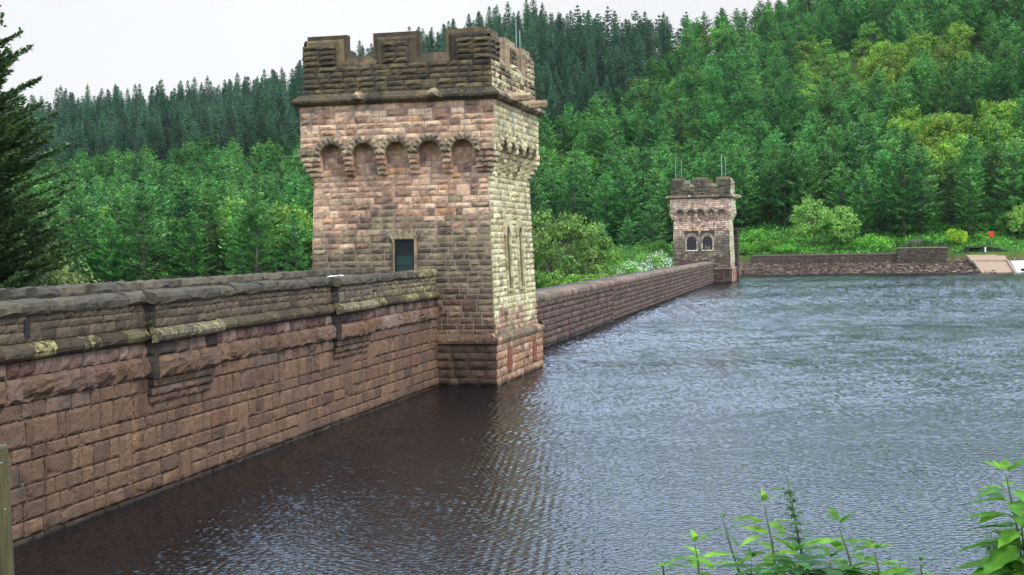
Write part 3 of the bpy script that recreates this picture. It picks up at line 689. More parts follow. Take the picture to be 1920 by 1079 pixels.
def par_tn(P, w):
    l = max(0, min(1, (P.y-38)/24))
    return (pick([(3, lin(134, 116, 92, .95)), (3, lin(122, 104, 84, .95)), (1.5, lin(140, 116, 96, .95)), (1, lin(104, 88, 72, .95))] if l < .5 else OLIVEC[:2]+scaled(OLIVEC, .84)[:2]), (.06+.2*l*(.5+.6*random.random()), .07-.05*l, 0))
coursed(S1, Vector((0, WY0, 0)), Y, Z, X, 4.84, 5.52, lambda v: (0, ye), hs=(.15, .24), ws=(.3, .85), tint=par_tn, det=(4, 3), g=.01, arr=.03, bulge=.035, jumper=.14)
S1.build('parapet_face', M_STONE, DW)
S1 = MB(); y = WY0
GREYC = [(3, lin(106, 96, 80, K)), (3, lin(97, 88, 75, K)), (2, lin(115, 104, 84, K))]
while y < WY1-.01:
    wd = random.uniform(.8, 1.7)
    if WY1-y-wd < .8: wd = WY1-y
    lich = max(0, min(1, (y-52)/12))
    jz_ = random.uniform(-.03, .03); roll_course(S1, y+.018, y+wd-.018, [(a+jz_*.5, b+jz_+random.uniform(-.014, .014)) for a, b in CAP], pick(GREYC), (.02+.26*lich, .1, 0), amp=.035, seg=.13); y += wd
S1.build('coping', M_STONE, DW)
# piers (corbelled pilasters)
for (a, b) in piers:
    a += WY0; b += WY0; S1 = MB(); PJ = .36
    core = [(2.62, 2.84, .12), (2.86, 3.1, .2), (3.12, 3.36, .28)]
    for z0, z1, d in core:
        S1.box((.0, a+.02, z0+.01), (d-.02, b-.02, z1-.01), pick(BASEC))
        coursed(S1, Vector((d, a, 0)), Y, Z, X, z0, z1, lambda v: (0, b-a), hs=(z1-z0, z1-z0), ws=(.5, 1.1), tint=wall_t, det=(4, 3), g=.01, arr=.02, bulge=.04)
    S1.box((.0, a+.02, 3.37), (PJ-.02, b-.02, 5.5), pick(BASEC), (.0, .5, 0))
    for z0, z1, ar, bu, cset, wr in ((3.38, 4.0, .1, .12, REDC+WALLC, (.05, .1, 0)), (4.0, 4.4, .02, .05, REDC+BASEC, (.0, .14, 0))):
        y = a
        while y < b-.01:
            wd = random.uniform(.5, 1.2)
            if b-y-wd < .4: wd = b-y
            stone(S1, Vector((PJ, 0, 0)), Y, Z, X, y, y+wd, z0, z1, g=.01, arr=ar, bulge=bu, nu=5, nv=5, slope=(.5, 1.8), tint=pick(cset), wear=wr); y += wd
        # camera-side return: dark stain, with its shade put into the tint too
        stone(S1, Vector((0, a+.02, 0)), X, Z, -Y, 0.0, PJ+ar, z0, z1, g=.005, arr=.03, bulge=.05, nu=3, nv=4, tint=pick(BASEC), wear=(.0, .42, 0))
    coursed(S1, Vector((PJ, a, 0)), Y, Z, X, 4.84, 5.52, lambda v: (0, b-a), hs=(.15, .24), ws=(.3, .85), tint=par_tn, det=(4, 3), g=.01, arr=.03, bulge=.035)
    coursed(S1, Vector((0, a+.02, 0)), X, Z, -Y, 4.84, 5.52, lambda v: (0, PJ+.03), hs=(.15, .24), ws=(.4, .5), tint=lambda P, w: (pick(DARKC), (.0, .45, 0)), det=(2, 2), g=.01, arr=.02, bulge=.03)  # parapet return, tinted dark for stain and shade alike
    p_ = S1.build('buttress', M_STONE, DW)
    S1 = MB(); lich = .24
    for k in range(3):
        y0_, y1_ = a+(b-a)*k/3-(.16 if k == 0 else -.006), a+(b-a)*(k+1)/3+(.1 if k == 2 else -.006)
        roll_course(S1, y0_, y1_, STR, pick(OLIVEC), (.2, .1, 0), x0=PJ)
    S1.build('string_course', M_STONE, p_)
    S1 = MB()
    for k in range(2):
        y0_, y1_ = a+(b-a)*k/2-(.12 if k == 0 else -.006), a+(b-a)*(k+1)/2+(.1 if k == 1 else -.006)
        roll_course(S1, y0_, y1_, [(-.02, 5.5), (.1, 5.51), (.15, 5.58), (.15, 5.7), (.09, 5.82), (-.05, 5.87), (-.3, 5.9), (-.4, 5.6)], pick(GREYC), (.05, .15, 0), x0=PJ, amp=.04)
    S1.build('coping', M_STONE, p_)
# walkway and downstream parapet
m = MB(); m.box((-3.4, WY0, 5.5-.7), (-.6, WY1, 4.86)); m.build('walkway', M_WALK, DW)
S1 = MB(); S1.box((-3.9, WY0, 4.0), (-3.35, WY1, 5.55), pick(DARKC)); 
y = WY0
while y < WY1-.01:
    wd = random.uniform(1.4, 2.6)
    if WY1-y-wd < .8: wd = WY1-y
    roll_course(S1, y+.01, y+wd-.01, [(-.58-3.3, 5.5), (-3.9, 5.8), (-3.75, 6.0), (-3.5, 6.04), (-3.25, 5.98), (-3.17, 5.8), (-3.25, 5.52)][::-1], pick(GREYC), (.0, .1, 0), amp=.06, seg=.13); y += wd
S1.build('downstream_parapet', M_STONE, DW)
# small drain slot, its shade a black block, and pale bird-lime marks on the coping
m = MB(); m.box((.02, 29.05, 4.95), (.07, 29.25, 5.4)); m.build('drain_slot', plain('slot_shadow', (.01, .01, .01), .9), DW)
# fern sprig growing in the joint of the pier
m = MB()
for k in range(26):
    p0 = Vector((.22, 34.96, 4.9)); d = Vector((random.uniform(.1, 1), random.uniform(-1, .1), random.uniform(-.3, 1))).normalized()*random.uniform(.06, .2)
    s_ = d.cross(Z).normalized()*.03; m.add([tuple(p0), tuple(p0+d*.5+s_), tuple(p0+d), tuple(p0+d*.5-s_)], [(0, 1, 2, 3)])
tag(m.build('fern', G_YELLOW, None, origin=(.22, 34.96, 4.85)), 'tiny bright green fern growing out of the dark wall joint above the string course', 'fern')
m = MB()
for y_, l in ((50.3, .4), (50.65, .5), (51.1, .5), (51.55, .3)):
    m.box((-.3, y_, 5.86), (-.12, y_+l, 5.905), jit=.02)
tag(m.build('bird_droppings', M_WHITE, None, origin=(-.25, 51, 5.9), ), 'white bird droppings splashed on top of the coping above the second buttress', 'droppings')

# ------------------------------------------------------------------ spillway wall between the towers
SW = empty('spillway_wall', (0, 150, 0), 'long low overflow wall running over the water between the two towers', 'dam wall')
S = MB(); y0, y1 = 69.65+5.4, TW2Y-5.4
def sp_t(P, w): return pick([(5, lin(128, 103, 90, K)), (4, lin(117, 94, 83, K)), (2, lin(138, 113, 95, K)), (2, lin(100, 80, 72, K))]), (.0, .1+.12*nz(P, .2), 0)
ym = 120
coursed(S, Vector((.02, y0, 0)), Y, Z, X, -.4, 3.1, lambda v: (0, ym-y0), hs=(.36, .5), ws=(.5, 1.3), tint=sp_t, det=(4, 4), g=.02, arr=.03, bulge=.1, jumper=.03, slope=(.5, 2))
coursed(S, Vector((.02, ym, 0)), Y, Z, X, -.4, 3.1, lambda v: (0, y1-ym), hs=(.36, .5), ws=(.6, 1.4), tint=sp_t, det=(2, 3), g=.03, arr=.03, bulge=.1, jumper=.03, slope=(.5, 2))
sf = S.build('wall_face', M_STONE_FAR, SW)
bk = MB(); bk.box((-6, y0, -4), (0, y1, 3.09)); bk.build('mortar_core', M_MORTAR_D, sf)
S = MB(); y = y0
while y < y1-.01:
    wd = random.uniform(.5, 1.0)
    if y1-y-wd < .5: wd = y1-y
    roll_course(S, y+.015, y+wd-.015, [(.0, 3.1), (.1, 3.12), (.14, 3.3), (.08, 3.5), (-.1, 3.6), (-.6, 3.66), (-1.6, 3.62), (-2.4, 3.3), (-2.4, 3.0)], pick(PINKC[:3]+OLIVEC[:2]), (.02, .06, 0), seg=.35, amp=.03); y += wd
S.build('crest_coping', M_STONE_FAR, SW)
# wall pier standing behind the far tower
S = MB(); yy = TW2Y+5.4; 
EW = empty('end_wall', (1, yy, 0), 'rusticated stone wall end standing behind the right corner of the far tower', 'wall')
bk = MB(); bk.box((-4, yy+.02, -2), (3.2, yy+4, 9.3)); 
for n, u, O in ((-Y, X, Vector((-.4, yy+.02, 0))), (X, Y, Vector((3.2, yy+2.01, 0)))):
    hw = 3.62 if n == -Y else 2
    coursed(S, O, u, Z, n, 0, 9.3, lambda v: (-hw, hw), hs=(.5, .6), ws=(.7, 1.2), tint=lambda P, w: (pick(DARKC+BASEC), (.05, .15, 0)), det=(3, 3), g=.02, arr=.08, bulge=.16, slope=(.8, 2))
S.build('stonework', M_STONE_FAR, EW); bk.build('mortar_core', M_MORTAR_D, EW)
# ------------------------------------------------------------------ terrain
def sst(a, b, x):
    t = max(0, min(1, (x-a)/(b-a))); return t*t*(3-2*t)
def lerpk(x, ks):
    if x <= ks[0][0]: return ks[0][1]
    for (a, p), (b, q) in zip(ks, ks[1:]):
        if x <= b: return p+(q-p)*(x-a)/(b-a)
    return ks[-1][1]
def shore(x): return 277.9-.118*max(-10, min(x, 200))
SLOPE = [(-420, .20), (-330, .211), (-285, .208), (-245, .219), (-216, .24), (-180, .272), (-142, .303), (-106, .325), (-82, .331), (-48, .322), (-30, .330), (-14, .336), (8, .361), (51, .394), (96, .416), (300, .42)]
def hill(x, s):
    m = lerpk(x, SLOPE)
    sc = 265+20*noise.noise(Vector((x*.01, 3, 0)))
    p = s-22*(1-math.exp(-s/40)) if s < sc else (sc-22)+60*(1-math.exp(-(s-sc)/60))*.35
    return m*max(0, p)+3.0*noise.noise(Vector((x*.012, s*.012, 0)))*min(1, s/60)
def ground(x, y):
    s = y-shore(x)
    if x > -3.2:
        if y < 60 and s < 0:          # near bank the photographer stands on
            return lerpk(y-.15*abs(x-CX)*0, [(3.5, 5.35), (5, 5.0), (9, 3.4), (16, -1.5), (30, -6), (60, -6)]) if y > 3.5 else 5.35
        if s < 0: return max(-6, s*.25)
        if s < 9: return s*.215
        if s < 9.6: return 1.93
        z = 3.85+sst(9.6, 26, s)*1.9
        return z+hill(x, s-22 if s > 22 else 0)
    fl = -12+sst(150, 236, y)*14.6
    nb = -12+sst(30, 0, y)*17 if y < 60 else -12
    z = max(fl, nb)+(sst(236, 290, y)*2.6)
    return z+hill(x, max(0, s-22))
def axis(a, b, st, extra):
    r = set()
    v = a
    while v <= b: r.add(round(v, 2)); v += st
    for e0, e1, es in extra:
        v = e0
        while v <= e1: r.add(round(v, 2)); v += es
    return sorted(r)
xs = axis(-900, 900, 25, [(-300, 160, 8), (-16, 70, 2), (-3.6, -2.8, .4)])
ys = axis(-100, 1500, 25, [(230, 560, 8), (0, 20, 1.5), (258, 312, .6)])
vs = [(x, y, ground(x, y)+(.25*noise.noise(Vector((x*.4, y*.4, 0))) if y > 250 else 0)) for y in ys for x in xs]; nx = len(xs)
fs = [(j*nx+i, j*nx+i+1, (j+1)*nx+i+1, (j+1)*nx+i) for j in range(len(ys)-1) for i in range(nx-1)]
mt, t = new_mat('forest_floor'); L = t.links.new
out = N(t, 'ShaderNodeOutputMaterial'); p = N(t, 'ShaderNodeBsdfPrincipled', inp={'Roughness': .95}); L(p.outputs[0], out.inputs[0]); p.inputs['Specular IOR Level'].default_value = .1
g = N(t, 'ShaderNodeNewGeometry'); sp = N(t, 'ShaderNodeSeparateXYZ'); L(g.outputs['Position'], sp.inputs[0])
n = N(t, 'ShaderNodeTexNoise', inp={'Scale': .35, 'Detail': 9., 'Roughness': .7}); L(g.outputs['Position'], n.inputs['Vector'])
n2 = N(t, 'ShaderNodeTexNoise', inp={'Scale': 2.2, 'Detail': 6., 'Roughness': .7}); L(g.outputs['Position'], n2.inputs['Vector'])
ra = ramp(t, [(.3, (.03, .05, .015)), (.5, (.06, .11, .02)), (.7, (.12, .17, .03))]); L(n.outputs['Fac'], ra.inputs[0])
rb = ramp(t, [(.3, lin(60, 44, 38)), (.5, lin(98, 76, 66)), (.7, lin(150, 128, 112))]); L(n2.outputs['Fac'], rb.inputs[0])
dn = N(t, 'ShaderNodeMath', operation='LESS_THAN'); dn.inputs[1].default_value = -3.; L(sp.outputs['X'], dn.inputs[0])
zz = N(t, 'ShaderNodeMath', operation='MULTIPLY_ADD'); zz.inputs[1].default_value = 40.; L(dn.outputs[0], zz.inputs[0]); L(sp.outputs['Z'], zz.inputs[2])
mr = N(t, 'ShaderNodeMapRange', inp={'From Min': 2.0, 'From Max': 3.4}); L(zz.outputs[0], mr.inputs['Value'])
mx = N(t, 'ShaderNodeMix', data_type='RGBA'); L(mr.outputs[0], mx.inputs['Factor']); L(rb.outputs[0], mx.inputs['A']); L(ra.outputs[0], mx.inputs['B']); L(mx.outputs['Result'], p.inputs['Base Color'])
b = N(t, 'ShaderNodeBump', inp={'Strength': 1., 'Distance': .3}); L(n2.outputs['Fac'], b.inputs['Height']); L(b.outputs[0], p.inputs['Normal'])
tm = MB(); tm.add(vs, fs); tag(tm.build('ground', mt, None, True), None, None, kind='structure')

# ------------------------------------------------------------------ water
mw, t = new_mat('reservoir_water'); L = t.links.new
out = N(t, 'ShaderNodeOutputMaterial'); p = N(t, 'ShaderNodeBsdfPrincipled', inp={'Roughness': .1, 'IOR': 1.333, 'Specular IOR Level': .4, 'Base Color': (.004, .004, .005, 1)}); L(p.outputs[0], out.inputs[0])
g = N(t, 'ShaderNodeNewGeometry')
mp = N(t, 'ShaderNodeMapping'); mp.inputs['Rotation'].default_value = (0, 0, R(14)); mp.inputs['Scale'].default_value = (.55, 1.0, 1.0); L(g.outputs['Position'], mp.inputs['Vector'])
a1 = N(t, 'ShaderNodeTexNoise', inp={'Scale': 3.2, 'Detail': 4., 'Roughness': .7, 'Distortion': .3})
a2 = N(t, 'ShaderNodeTexNoise', inp={'Scale': 9., 'Detail': 3., 'Roughness': .6, 'Distortion': .2})
for q in (a1, a2): L(mp.outputs[0], q.inputs['Vector'])
a3 = N(t, 'ShaderNodeTexNoise', inp={'Scale': .035, 'Detail': 4., 'Roughness': .55}); mp3 = N(t, 'ShaderNodeMapping'); mp3.inputs['Scale'].default_value = (.5, 1.6, 1); L(g.outputs['Position'], mp3.inputs['Vector']); L(mp3.outputs[0], a3.inputs['Vector'])
gust = N(t, 'ShaderNodeMapRange', inp={'From Min': .35, 'From Max': .62, 'To Min': .55, 'To Max': 1.1}); L(a3.outputs['Fac'], gust.inputs['Value'])
ma = N(t, 'ShaderNodeMath', operation='MULTIPLY_ADD'); L(a2.outputs['Fac'], ma.inputs[0]); ma.inputs[1].default_value = .38; L(a1.outputs['Fac'], ma.inputs[2])
mg = N(t, 'ShaderNodeMath', operation='MULTIPLY'); L(ma.outputs[0], mg.inputs[0]); L(gust.outputs[0], mg.inputs[1])
b = N(t, 'ShaderNodeBump', inp={'Strength': 1., 'Distance': .03}); L(mg.outputs[0], b.inputs['Height']); L(b.outputs[0], p.inputs['Normal'])
import numpy as np
def water_mesh():
    rng = np.random.default_rng(3)
    comps = []
    for i in range(150):
        lam = .105*(10.0)**(rng.random()); th = R(200)+rng.normal(0, 1.5); k = 2*np.pi/lam
        comps.append((k*np.cos(th), k*np.sin(th), 1/k, rng.uniform(0, 6.28)))
    rms = WSLOPE
    V = []; Fc = []; base = 0
    strips = [(21, 45, .036, 30), (45, 75, .052, 35), (75, 130, .075, 45), (130, 279, .105, 68)]
    for y0, y1, st, xr, xl in [q+(-.4,) for q in strips]+[(21, 45, .3, 100, 30), (45, 75, .3, 105, 35), (75, 130, .3, 115, 45), (130, 279, .35, 140, 68)]:
        xa = np.arange(xl, xr+st*.5, st); ya = np.linspace(y0, y1, int((y1-y0)/st)+1)
        gx, gy = np.meshgrid(xa, ya); z = np.zeros_like(gx)
        use = [c for c in comps if min(4.2*st, .8) <= 2*np.pi*c[2] <= 7.5*st]; amp = rms*np.sqrt(2.0/len(use))
        for kx, ky, ia, ph in use:
            z += amp*ia*np.sin(kx*gx+ky*gy+ph)
        # gusts: calmer and rougher patches
        gst = .82+.16*np.sin(.61*gx+.35*gy+2*np.sin(.17*gy))*np.sin(.43*gy-.52*gx+1.5*np.sin(.23*gx))+.25*np.sin(.05*gx+.11*gy+1)*np.sin(.09*gy-.03*gx+2)+.12*np.sin(.21*gx-.13*gy)
        z = z*gst*(.82+.55*np.clip((gy-30)/130, 0, 1))
        n1_, n0_ = gx.shape
        V.append(np.stack([gx, gy, z], -1).reshape(-1, 3))
        i = np.arange(n1_-1)[:, None]*n0_+np.arange(n0_-1)[None, :]
        Fc.append((np.stack([i, i+1, i+1+n0_, i+n0_], -1).reshape(-1, 4)+base)); base += n0_*n1_
    # calm outer sheet
    q = [(-.4, -60, 17, 900), ] 
    for (xa_, ya_, xb_, yb_) in ((-.4, -60, 900, 21), (99.8, 21, 900, 45), (104.8, 45, 900, 75), (114.8, 75, 900, 130), (139.8, 130, 900, 279), (-.4, 279, 900, 300)):
        V.append(np.array([(xa_, ya_, 0), (xb_, ya_, 0), (xb_, yb_, 0), (xa_, yb_, 0)], float)); Fc.append(np.array([[base, base+1, base+2, base+3]])); base += 4
    V = np.concatenate(V).astype(np.float32); Fc = np.concatenate(Fc).astype(np.int32)
    me = bpy.data.meshes.new('water'); me.vertices.add(len(V)); me.vertices.foreach_set('co', V.ravel())
    me.loops.add(Fc.size); me.loops.foreach_set('vertex_index', Fc.ravel())
    me.polygons.add(len(Fc)); me.polygons.foreach_set('loop_start', np.arange(0, Fc.size, 4, dtype=np.int32)); me.polygons.foreach_set('use_smooth', np.ones(len(Fc), bool))
    me.update(calc_edges=True); me.materials.append(mw)
    o = bpy.data.objects.new('water', me); COL.objects.link(o); return o
WSLOPE = .16
tag(water_mesh(), None, None, kind='structure')

# ------------------------------------------------------------------ trees
def rv(a=1.0): return Vector((random.uniform(-a, a), random.uniform(-a, a), random.uniform(-a, a)))
def spray(C, p, d, ln, wd, nrm=None):
    """one leafy spray: a narrow bent kite"""
    s_ = d.cross(nrm or Z)
    if s_.length < .01: s_ = X.copy()
    s_ = s_.normalized()*wd
    C.add([tuple(p), tuple(p+d*ln*.45+s_), tuple(p+d*ln), tuple(p+d*ln*.45-s_)], [(0, 1, 2, 3)])
def conifer_mesh(H, Rr, seed, base=.18, whorls=20, nb=6, upsweep=.1, droop=.25, spl=.9, spw=.13, step=.5, conic=1.0, tufts=2, trunk_r=.22, irregular=.25):
    random.seed(seed); T = MB(); C = MB()
    bend = rv(.3); bend.z = 0
    T.tube([(0, 0, -1.5), (0, 0, H*.3), tuple(bend*.5+Z*H*.65), tuple(bend+Z*H*.97)], [trunk_r*1.25, trunk_r, trunk_r*.6, .03], 7)
    for k in range(whorls):
        t = (k+random.uniform(-.3, .3))/whorls; t = max(0, min(.985, t)); z = H*(base+(1-base)*t)
        prof = (1-t)**conic if conic <= 1.01 else (1-t**conic)
        prof = max(.06, prof*(.55+.45*min(1, t*5)))
        for q in range(nb):
            az = 2*math.pi*(q+random.random()*.8)/nb+k*.7; Lb = Rr*prof*random.uniform(1-irregular, 1+irregular)
            if random.random() < .08: continue
            dr = Vector((math.cos(az), math.sin(az), 0)); o = bend*t+Z*z
            nst = max(1, int(Lb/step)); side = Vector((-dr.y, dr.x, 0))
            up = upsweep*(1+t)
            P = lambda r: o+dr*r+Z*(up*r-droop*r*r/max(Rr, 1)+(.0 if r < Lb*.8 else .1*(r-Lb*.8)))
            if Lb > 1.2: T.tube([tuple(P(0)), tuple(P(Lb*.7))], [.05, .015], 3, cap=False)
            for s_ in range(nst+1):
                r = Lb*(.25+.75*s_/max(1, nst)); p = P(r); fall = (.55+.45*(1-s_/max(1, nst)))*(.3+.7*min(1, (1-t)*5))
                for sg in (-1, 1):
                    for e in range(tufts):
                        d = (dr*random.uniform(.3, 1)+side*sg*random.uniform(.4, 1.1)+Z*random.uniform(-.25, .35+up)).normalized()
                        spray(C, p+rv(.1), d, spl*fall*random.uniform(.7, 1.25), spw*random.uniform(.7, 1.3), (Z+rv(.6)).normalized())
            spray(C, P(Lb), (dr+Z*(up+.2)).normalized(), spl*.8*(.3+.7*min(1, (1-t)*5)), spw, (Z+rv(.5)).normalized())
    for q in range(8): spray(C, bend+Z*(H-1.2+.12*q), (Z*1.8+rv(.4)).normalized(), .6*spl, spw*.6, rv(1).normalized())
    return T, C
def broad_mesh(H, Rr, seed, base=.2, lobes=26, leaf=.38, per=70, trunk_r=.3, flat=.75, lobe_r=.3, stems=1):
    random.seed(seed); T = MB(); C = MB(); cen = Z*(H*(base+(1-base)*.5)); rz = H*(1-base)*.5
    for s_ in range(stems):
        o = Vector((0, 0, 0)) if stems == 1 else Vector((random.uniform(-1, 1), random.uniform(-1, 1), 0))*Rr*.5
        T.tube([tuple(o-Z*1.5), tuple(o+Z*H*base), tuple(cen+o*.6)], [trunk_r*1.2, trunk_r, trunk_r*.5], 7)
    for k in range(lobes):
        while True:
            u = rv(1)
            if .25 < u.length < 1: break
        u = u.normalized()*random.uniform(.45, .88)
        if u.z < -.55: u.z *= .5
        c = cen+Vector((u.x*Rr, u.y*Rr, u.z*rz)); lr = Rr*lobe_r*random.uniform(.7, 1.35)
        T.tube([tuple(cen*.75), tuple(cen*.4+c*.6), tuple(c)], [trunk_r*.35, trunk_r*.2, .03], 4, cap=False)
        for q in range(int(per*(lr/(Rr*lobe_r))**2)):
            v = rv(1)
            if v.length < .1: continue
            v = v.normalized()*random.uniform(.55, 1.1); 
            if v.z < -.35: v.z *= .5
            p = c+Vector((v.x*lr, v.y*lr, v.z*lr*flat)); nrm = (v.normalized()+rv(.7)+Z*.4).normalized()
            d = nrm.cross(rv(1)).normalized(); sz = leaf*random.uniform(.6, 1.3)
            spray(C, p, d, sz, sz*.36, nrm)
    return T, C
PROTO = {}
def proto(kind, T, C, cm):
    a = T.build(kind+'_trunk', M_BARK); b = C.build(kind+'_crown', cm)
    PROTO.setdefault(kind, []).append((a.data, b.data)); bpy.data.objects.remove(a); bpy.data.objects.remove(b)
for s_ in range(5): proto('larch', *conifer_mesh(random.uniform(16.5, 19.5), 4.3, 100+s_, .1, 19, 6, .34, .12, 1.05, .17, .6, 1.8, 3, irregular=.35), G_PINE)
for s_ in range(4): proto('spruce', *conifer_mesh(random.uniform(22, 28), 4.3, 200+s_, .08, 48, 6, .16, .3, .95, .16, .62, .78, 2, irregular=.25), G_SPRUCE)
for s_ in range(3): proto('tall_pine', *conifer_mesh(random.uniform(17, 21), 2.9, 250+s_, .42, 10, 5, .25, .1, 1.1, .2, .6, 1.8, 3, irregular=.5), G_SPRUCE)
for s_ in range(4): proto('broadleaf', *broad_mesh(random.uniform(12, 15), 4.6, 300+s_, .15, 30, .55, 75), G_BROAD)
for s_ in range(2): proto('yellow', *broad_mesh(random.uniform(14, 16), 5.6, 330+s_, .15, 36, .6, 80), G_YELLOW)
random.seed(11)
def put_tree(kind, x, y, scale, rot, label, cat='tree', group=None, name=None, vi=None, z=None, tilt=0):
    z = ground(x, y) if z is None else z
    e = empty(name or 'tree', (x, y, z), label, cat, group); e.rotation_euler = (0, tilt, rot); e.scale = scale if isinstance(scale, tuple) else (scale,)*3
    pr = PROTO[kind][vi if vi is not None else random.randrange(len(PROTO[kind]))]
    for nme, me in (('trunk', pr[0]), ('crown', pr[1])):
        o = bpy.data.objects.new(nme, me); COL.objects.link(o); o.parent = e
    return e
# wood, classified by where it stands on the valley side
def project(Pw):
    d = Pw-CAM; w_ = d.dot(fwd)
    return 960+F*d.dot(rt)/w_, 539.5-F*d.dot(up)/w_
def zone(x, s):
    sb = lerpk(x, [(-290, 80), (-150, 88), (-80, 85), (-56, 97), (-48, 146), (-40, 190), (-36, 400), (-10, 400)])
    sb += 6*noise.noise(Vector((x*.05, 9, 0)))
    if s > sb:
        if -95 < x < -35 and s > 225: return 'tall_pine'
        return 'spruce'
    q = noise.noise(Vector((x*.022, s*.022, 5)))
    if 27+5*q < x < 66 and 116 < s+8*q < 166: return 'yellow'
    if 36+6*q < x < 66 and 26 < s+10*q < 80: return 'yellow'
    if -72 < x < -46 and 20 < s < 75 and q > -.1: return 'broadleaf'
    if q > (.45 if x < -60 else .34): return 'broadleaf'
    return 'larch'
cand = []
sp0 = 6.1
yy = 0
s_ = 2.0
s_ = -95.0
while s_ < 300:
    st = sp0*(1.14+.0011*max(0, s_))
    x = -330.0
    while x < (150 if s_ > -1 else -55):
        xx = x+random.uniform(-.36, .36)*st*1.1; ss = s_+random.uniform(-.36, .36)*st
        y_ = shore(xx)+22+ss
        k = zone(xx, ss)
        x += st*(1.5 if k in ('broadleaf', 'yellow') else .98 if k == 'larch' else .85)
        px, py = project(Vector((xx, y_, ground(xx, y_)+10)))
        if px < -60 or px > 2010: continue
        if k == 'broadleaf' and random.random() < .3: continue
        if xx > -8 and ss < (13 if xx < 22 else 3) and k == 'larch': continue         # open bank above the shore
        if ss > 272 and k == 'spruce' and random.random() < .35: continue
        if k == 'tall_pine' and (random.random() < .35): continue
        pt = project(Vector((xx, y_, ground(xx, y_)+17)))[1]
        if pt < -95: continue
        cand.append((math.hypot(xx-CX, y_), k, xx, y_, random.uniform(.8, 1.14), random.uniform(0, 6.28)))
    s_ += st*.93
cand.sort()
INFO = {'larch': ('green larch like the many around it in the bright green belt of the hillside', 'larches covering the hillside'),
        'spruce': ('dark spruce like those around it in the dark belt high on the hillside', 'dark spruces high on the hillside'),
        'tall_pine': ('tall thin dark pine standing against the white sky on the ridge', 'tall pines along the ridge'),
        'broadleaf': ('rounded mid-green broadleaf tree growing among the conifers of the hillside', 'broadleaf trees among the conifers'),
        'yellow': ('spreading yellow-green broadleaf tree in a bright patch of the right hillside', 'yellow-green trees on the right hillside')}
cnt = {}; rest = {}
for d_, k, x, y_, sc, ro in cand:
    cnt[k] = cnt.get(k, 0)+1
    if cnt[k] <= 290:
        put_tree(k, x, y_, sc, ro, INFO[k][0], group=INFO[k][1], name={'larch': 'larch_tree', 'spruce': 'spruce_tree', 'tall_pine': 'pine_tree'}.get(k, 'broadleaf_tree'))
    else: rest.setdefault(k, []).append((x, y_, sc, ro))
print('TREES', cnt, {k: len(v) for k, v in rest.items()})
def scatter(name, pts, metas):
    """remaining trees of a kind as ONE object: points that instance the tree meshes"""
    me = bpy.data.meshes.new(name); me.from_pydata([(x, y_, ground(x, y_)) for x, y_, sc, ro in pts], [], [])
    for nme, typ, vals in (('scl', 'FLOAT', [p[2] for p in pts]), ('rot', 'FLOAT', [p[3] for p in pts])):
        a = me.attributes.new(nme, typ, 'POINT'); a.data.foreach_set('value', vals)
    a = me.attributes.new('pick', 'INT', 'POINT'); a.data.foreach_set('value', [random.randrange(len(metas)) for _ in pts])
    o = bpy.data.objects.new(name, me); COL.objects.link(o)
    gt = bpy.data.node_groups.new(name, 'GeometryNodeTree')
    gt.interface.new_socket('Geometry', in_out='INPUT', socket_type='NodeSocketGeometry'); gt.interface.new_socket('Geometry', in_out='OUTPUT', socket_type='NodeSocketGeometry')
    gi = gt.nodes.new('NodeGroupInput'); go = gt.nodes.new('NodeGroupOutput'); L = gt.links.new
    iop = gt.nodes.new('GeometryNodeInstanceOnPoints'); iop.inputs['Pick Instance'].default_value = True
    jo = gt.nodes.new('GeometryNodeJoinGeometry')
    for tr_o, cr_o in reversed(metas):
        j = gt.nodes.new('GeometryNodeJoinGeometry')
        for ob in (tr_o, cr_o):
            inf = gt.nodes.new('GeometryNodeObjectInfo'); inf.inputs['Object'].default_value = ob; L(inf.outputs['Geometry'], j.inputs[0])
        g2 = gt.nodes.new('GeometryNodeGeometryToInstance'); L(j.outputs[0], g2.inputs[0]); L(g2.outputs[0], jo.inputs[0])
    L(gi.outputs[0], iop.inputs['Points']); L(jo.outputs[0], iop.inputs['Instance'])
    def att(nm, dt):
        n_ = gt.nodes.new('GeometryNodeInputNamedAttribute'); n_.data_type = dt; n_.inputs['Name'].default_value = nm; return n_.outputs[0]
    L(att('pick', 'INT'), iop.inputs['Instance Index']); cx_ = gt.nodes.new('ShaderNodeCombineXYZ'); L(att('rot', 'FLOAT'), cx_.inputs['Z'])
    L(cx_.outputs[0], iop.inputs['Rotation']); L(att('scl', 'FLOAT'), iop.inputs['Scale']); L(iop.outputs[0], go.inputs[0])
    md = o.modifiers.new('wood', 'NODES'); md.node_group = gt
    return o
def parts_of(kind):
    out = {}
    for o in bpy.data.objects:
        if o.type == 'MESH' and o.parent:
            for i, (a, b) in enumerate(PROTO[kind]):
                if o.data == a: out.setdefault(i, [None, None])[0] = o
                if o.data == b: out.setdefault(i, [None, None])[1] = o
    return [v for v in out.values() if all(v)]
for k, pts in rest.items():
    o = scatter('wood', pts, parts_of(k))
    tag(o, {'larch': 'distant upper mass of green larches merging over the hillside', 'spruce': 'distant mass of dark spruces merging along the skyline'}.get(k, 'far mass of trees on the hillside'), 'wood', kind='stuff')

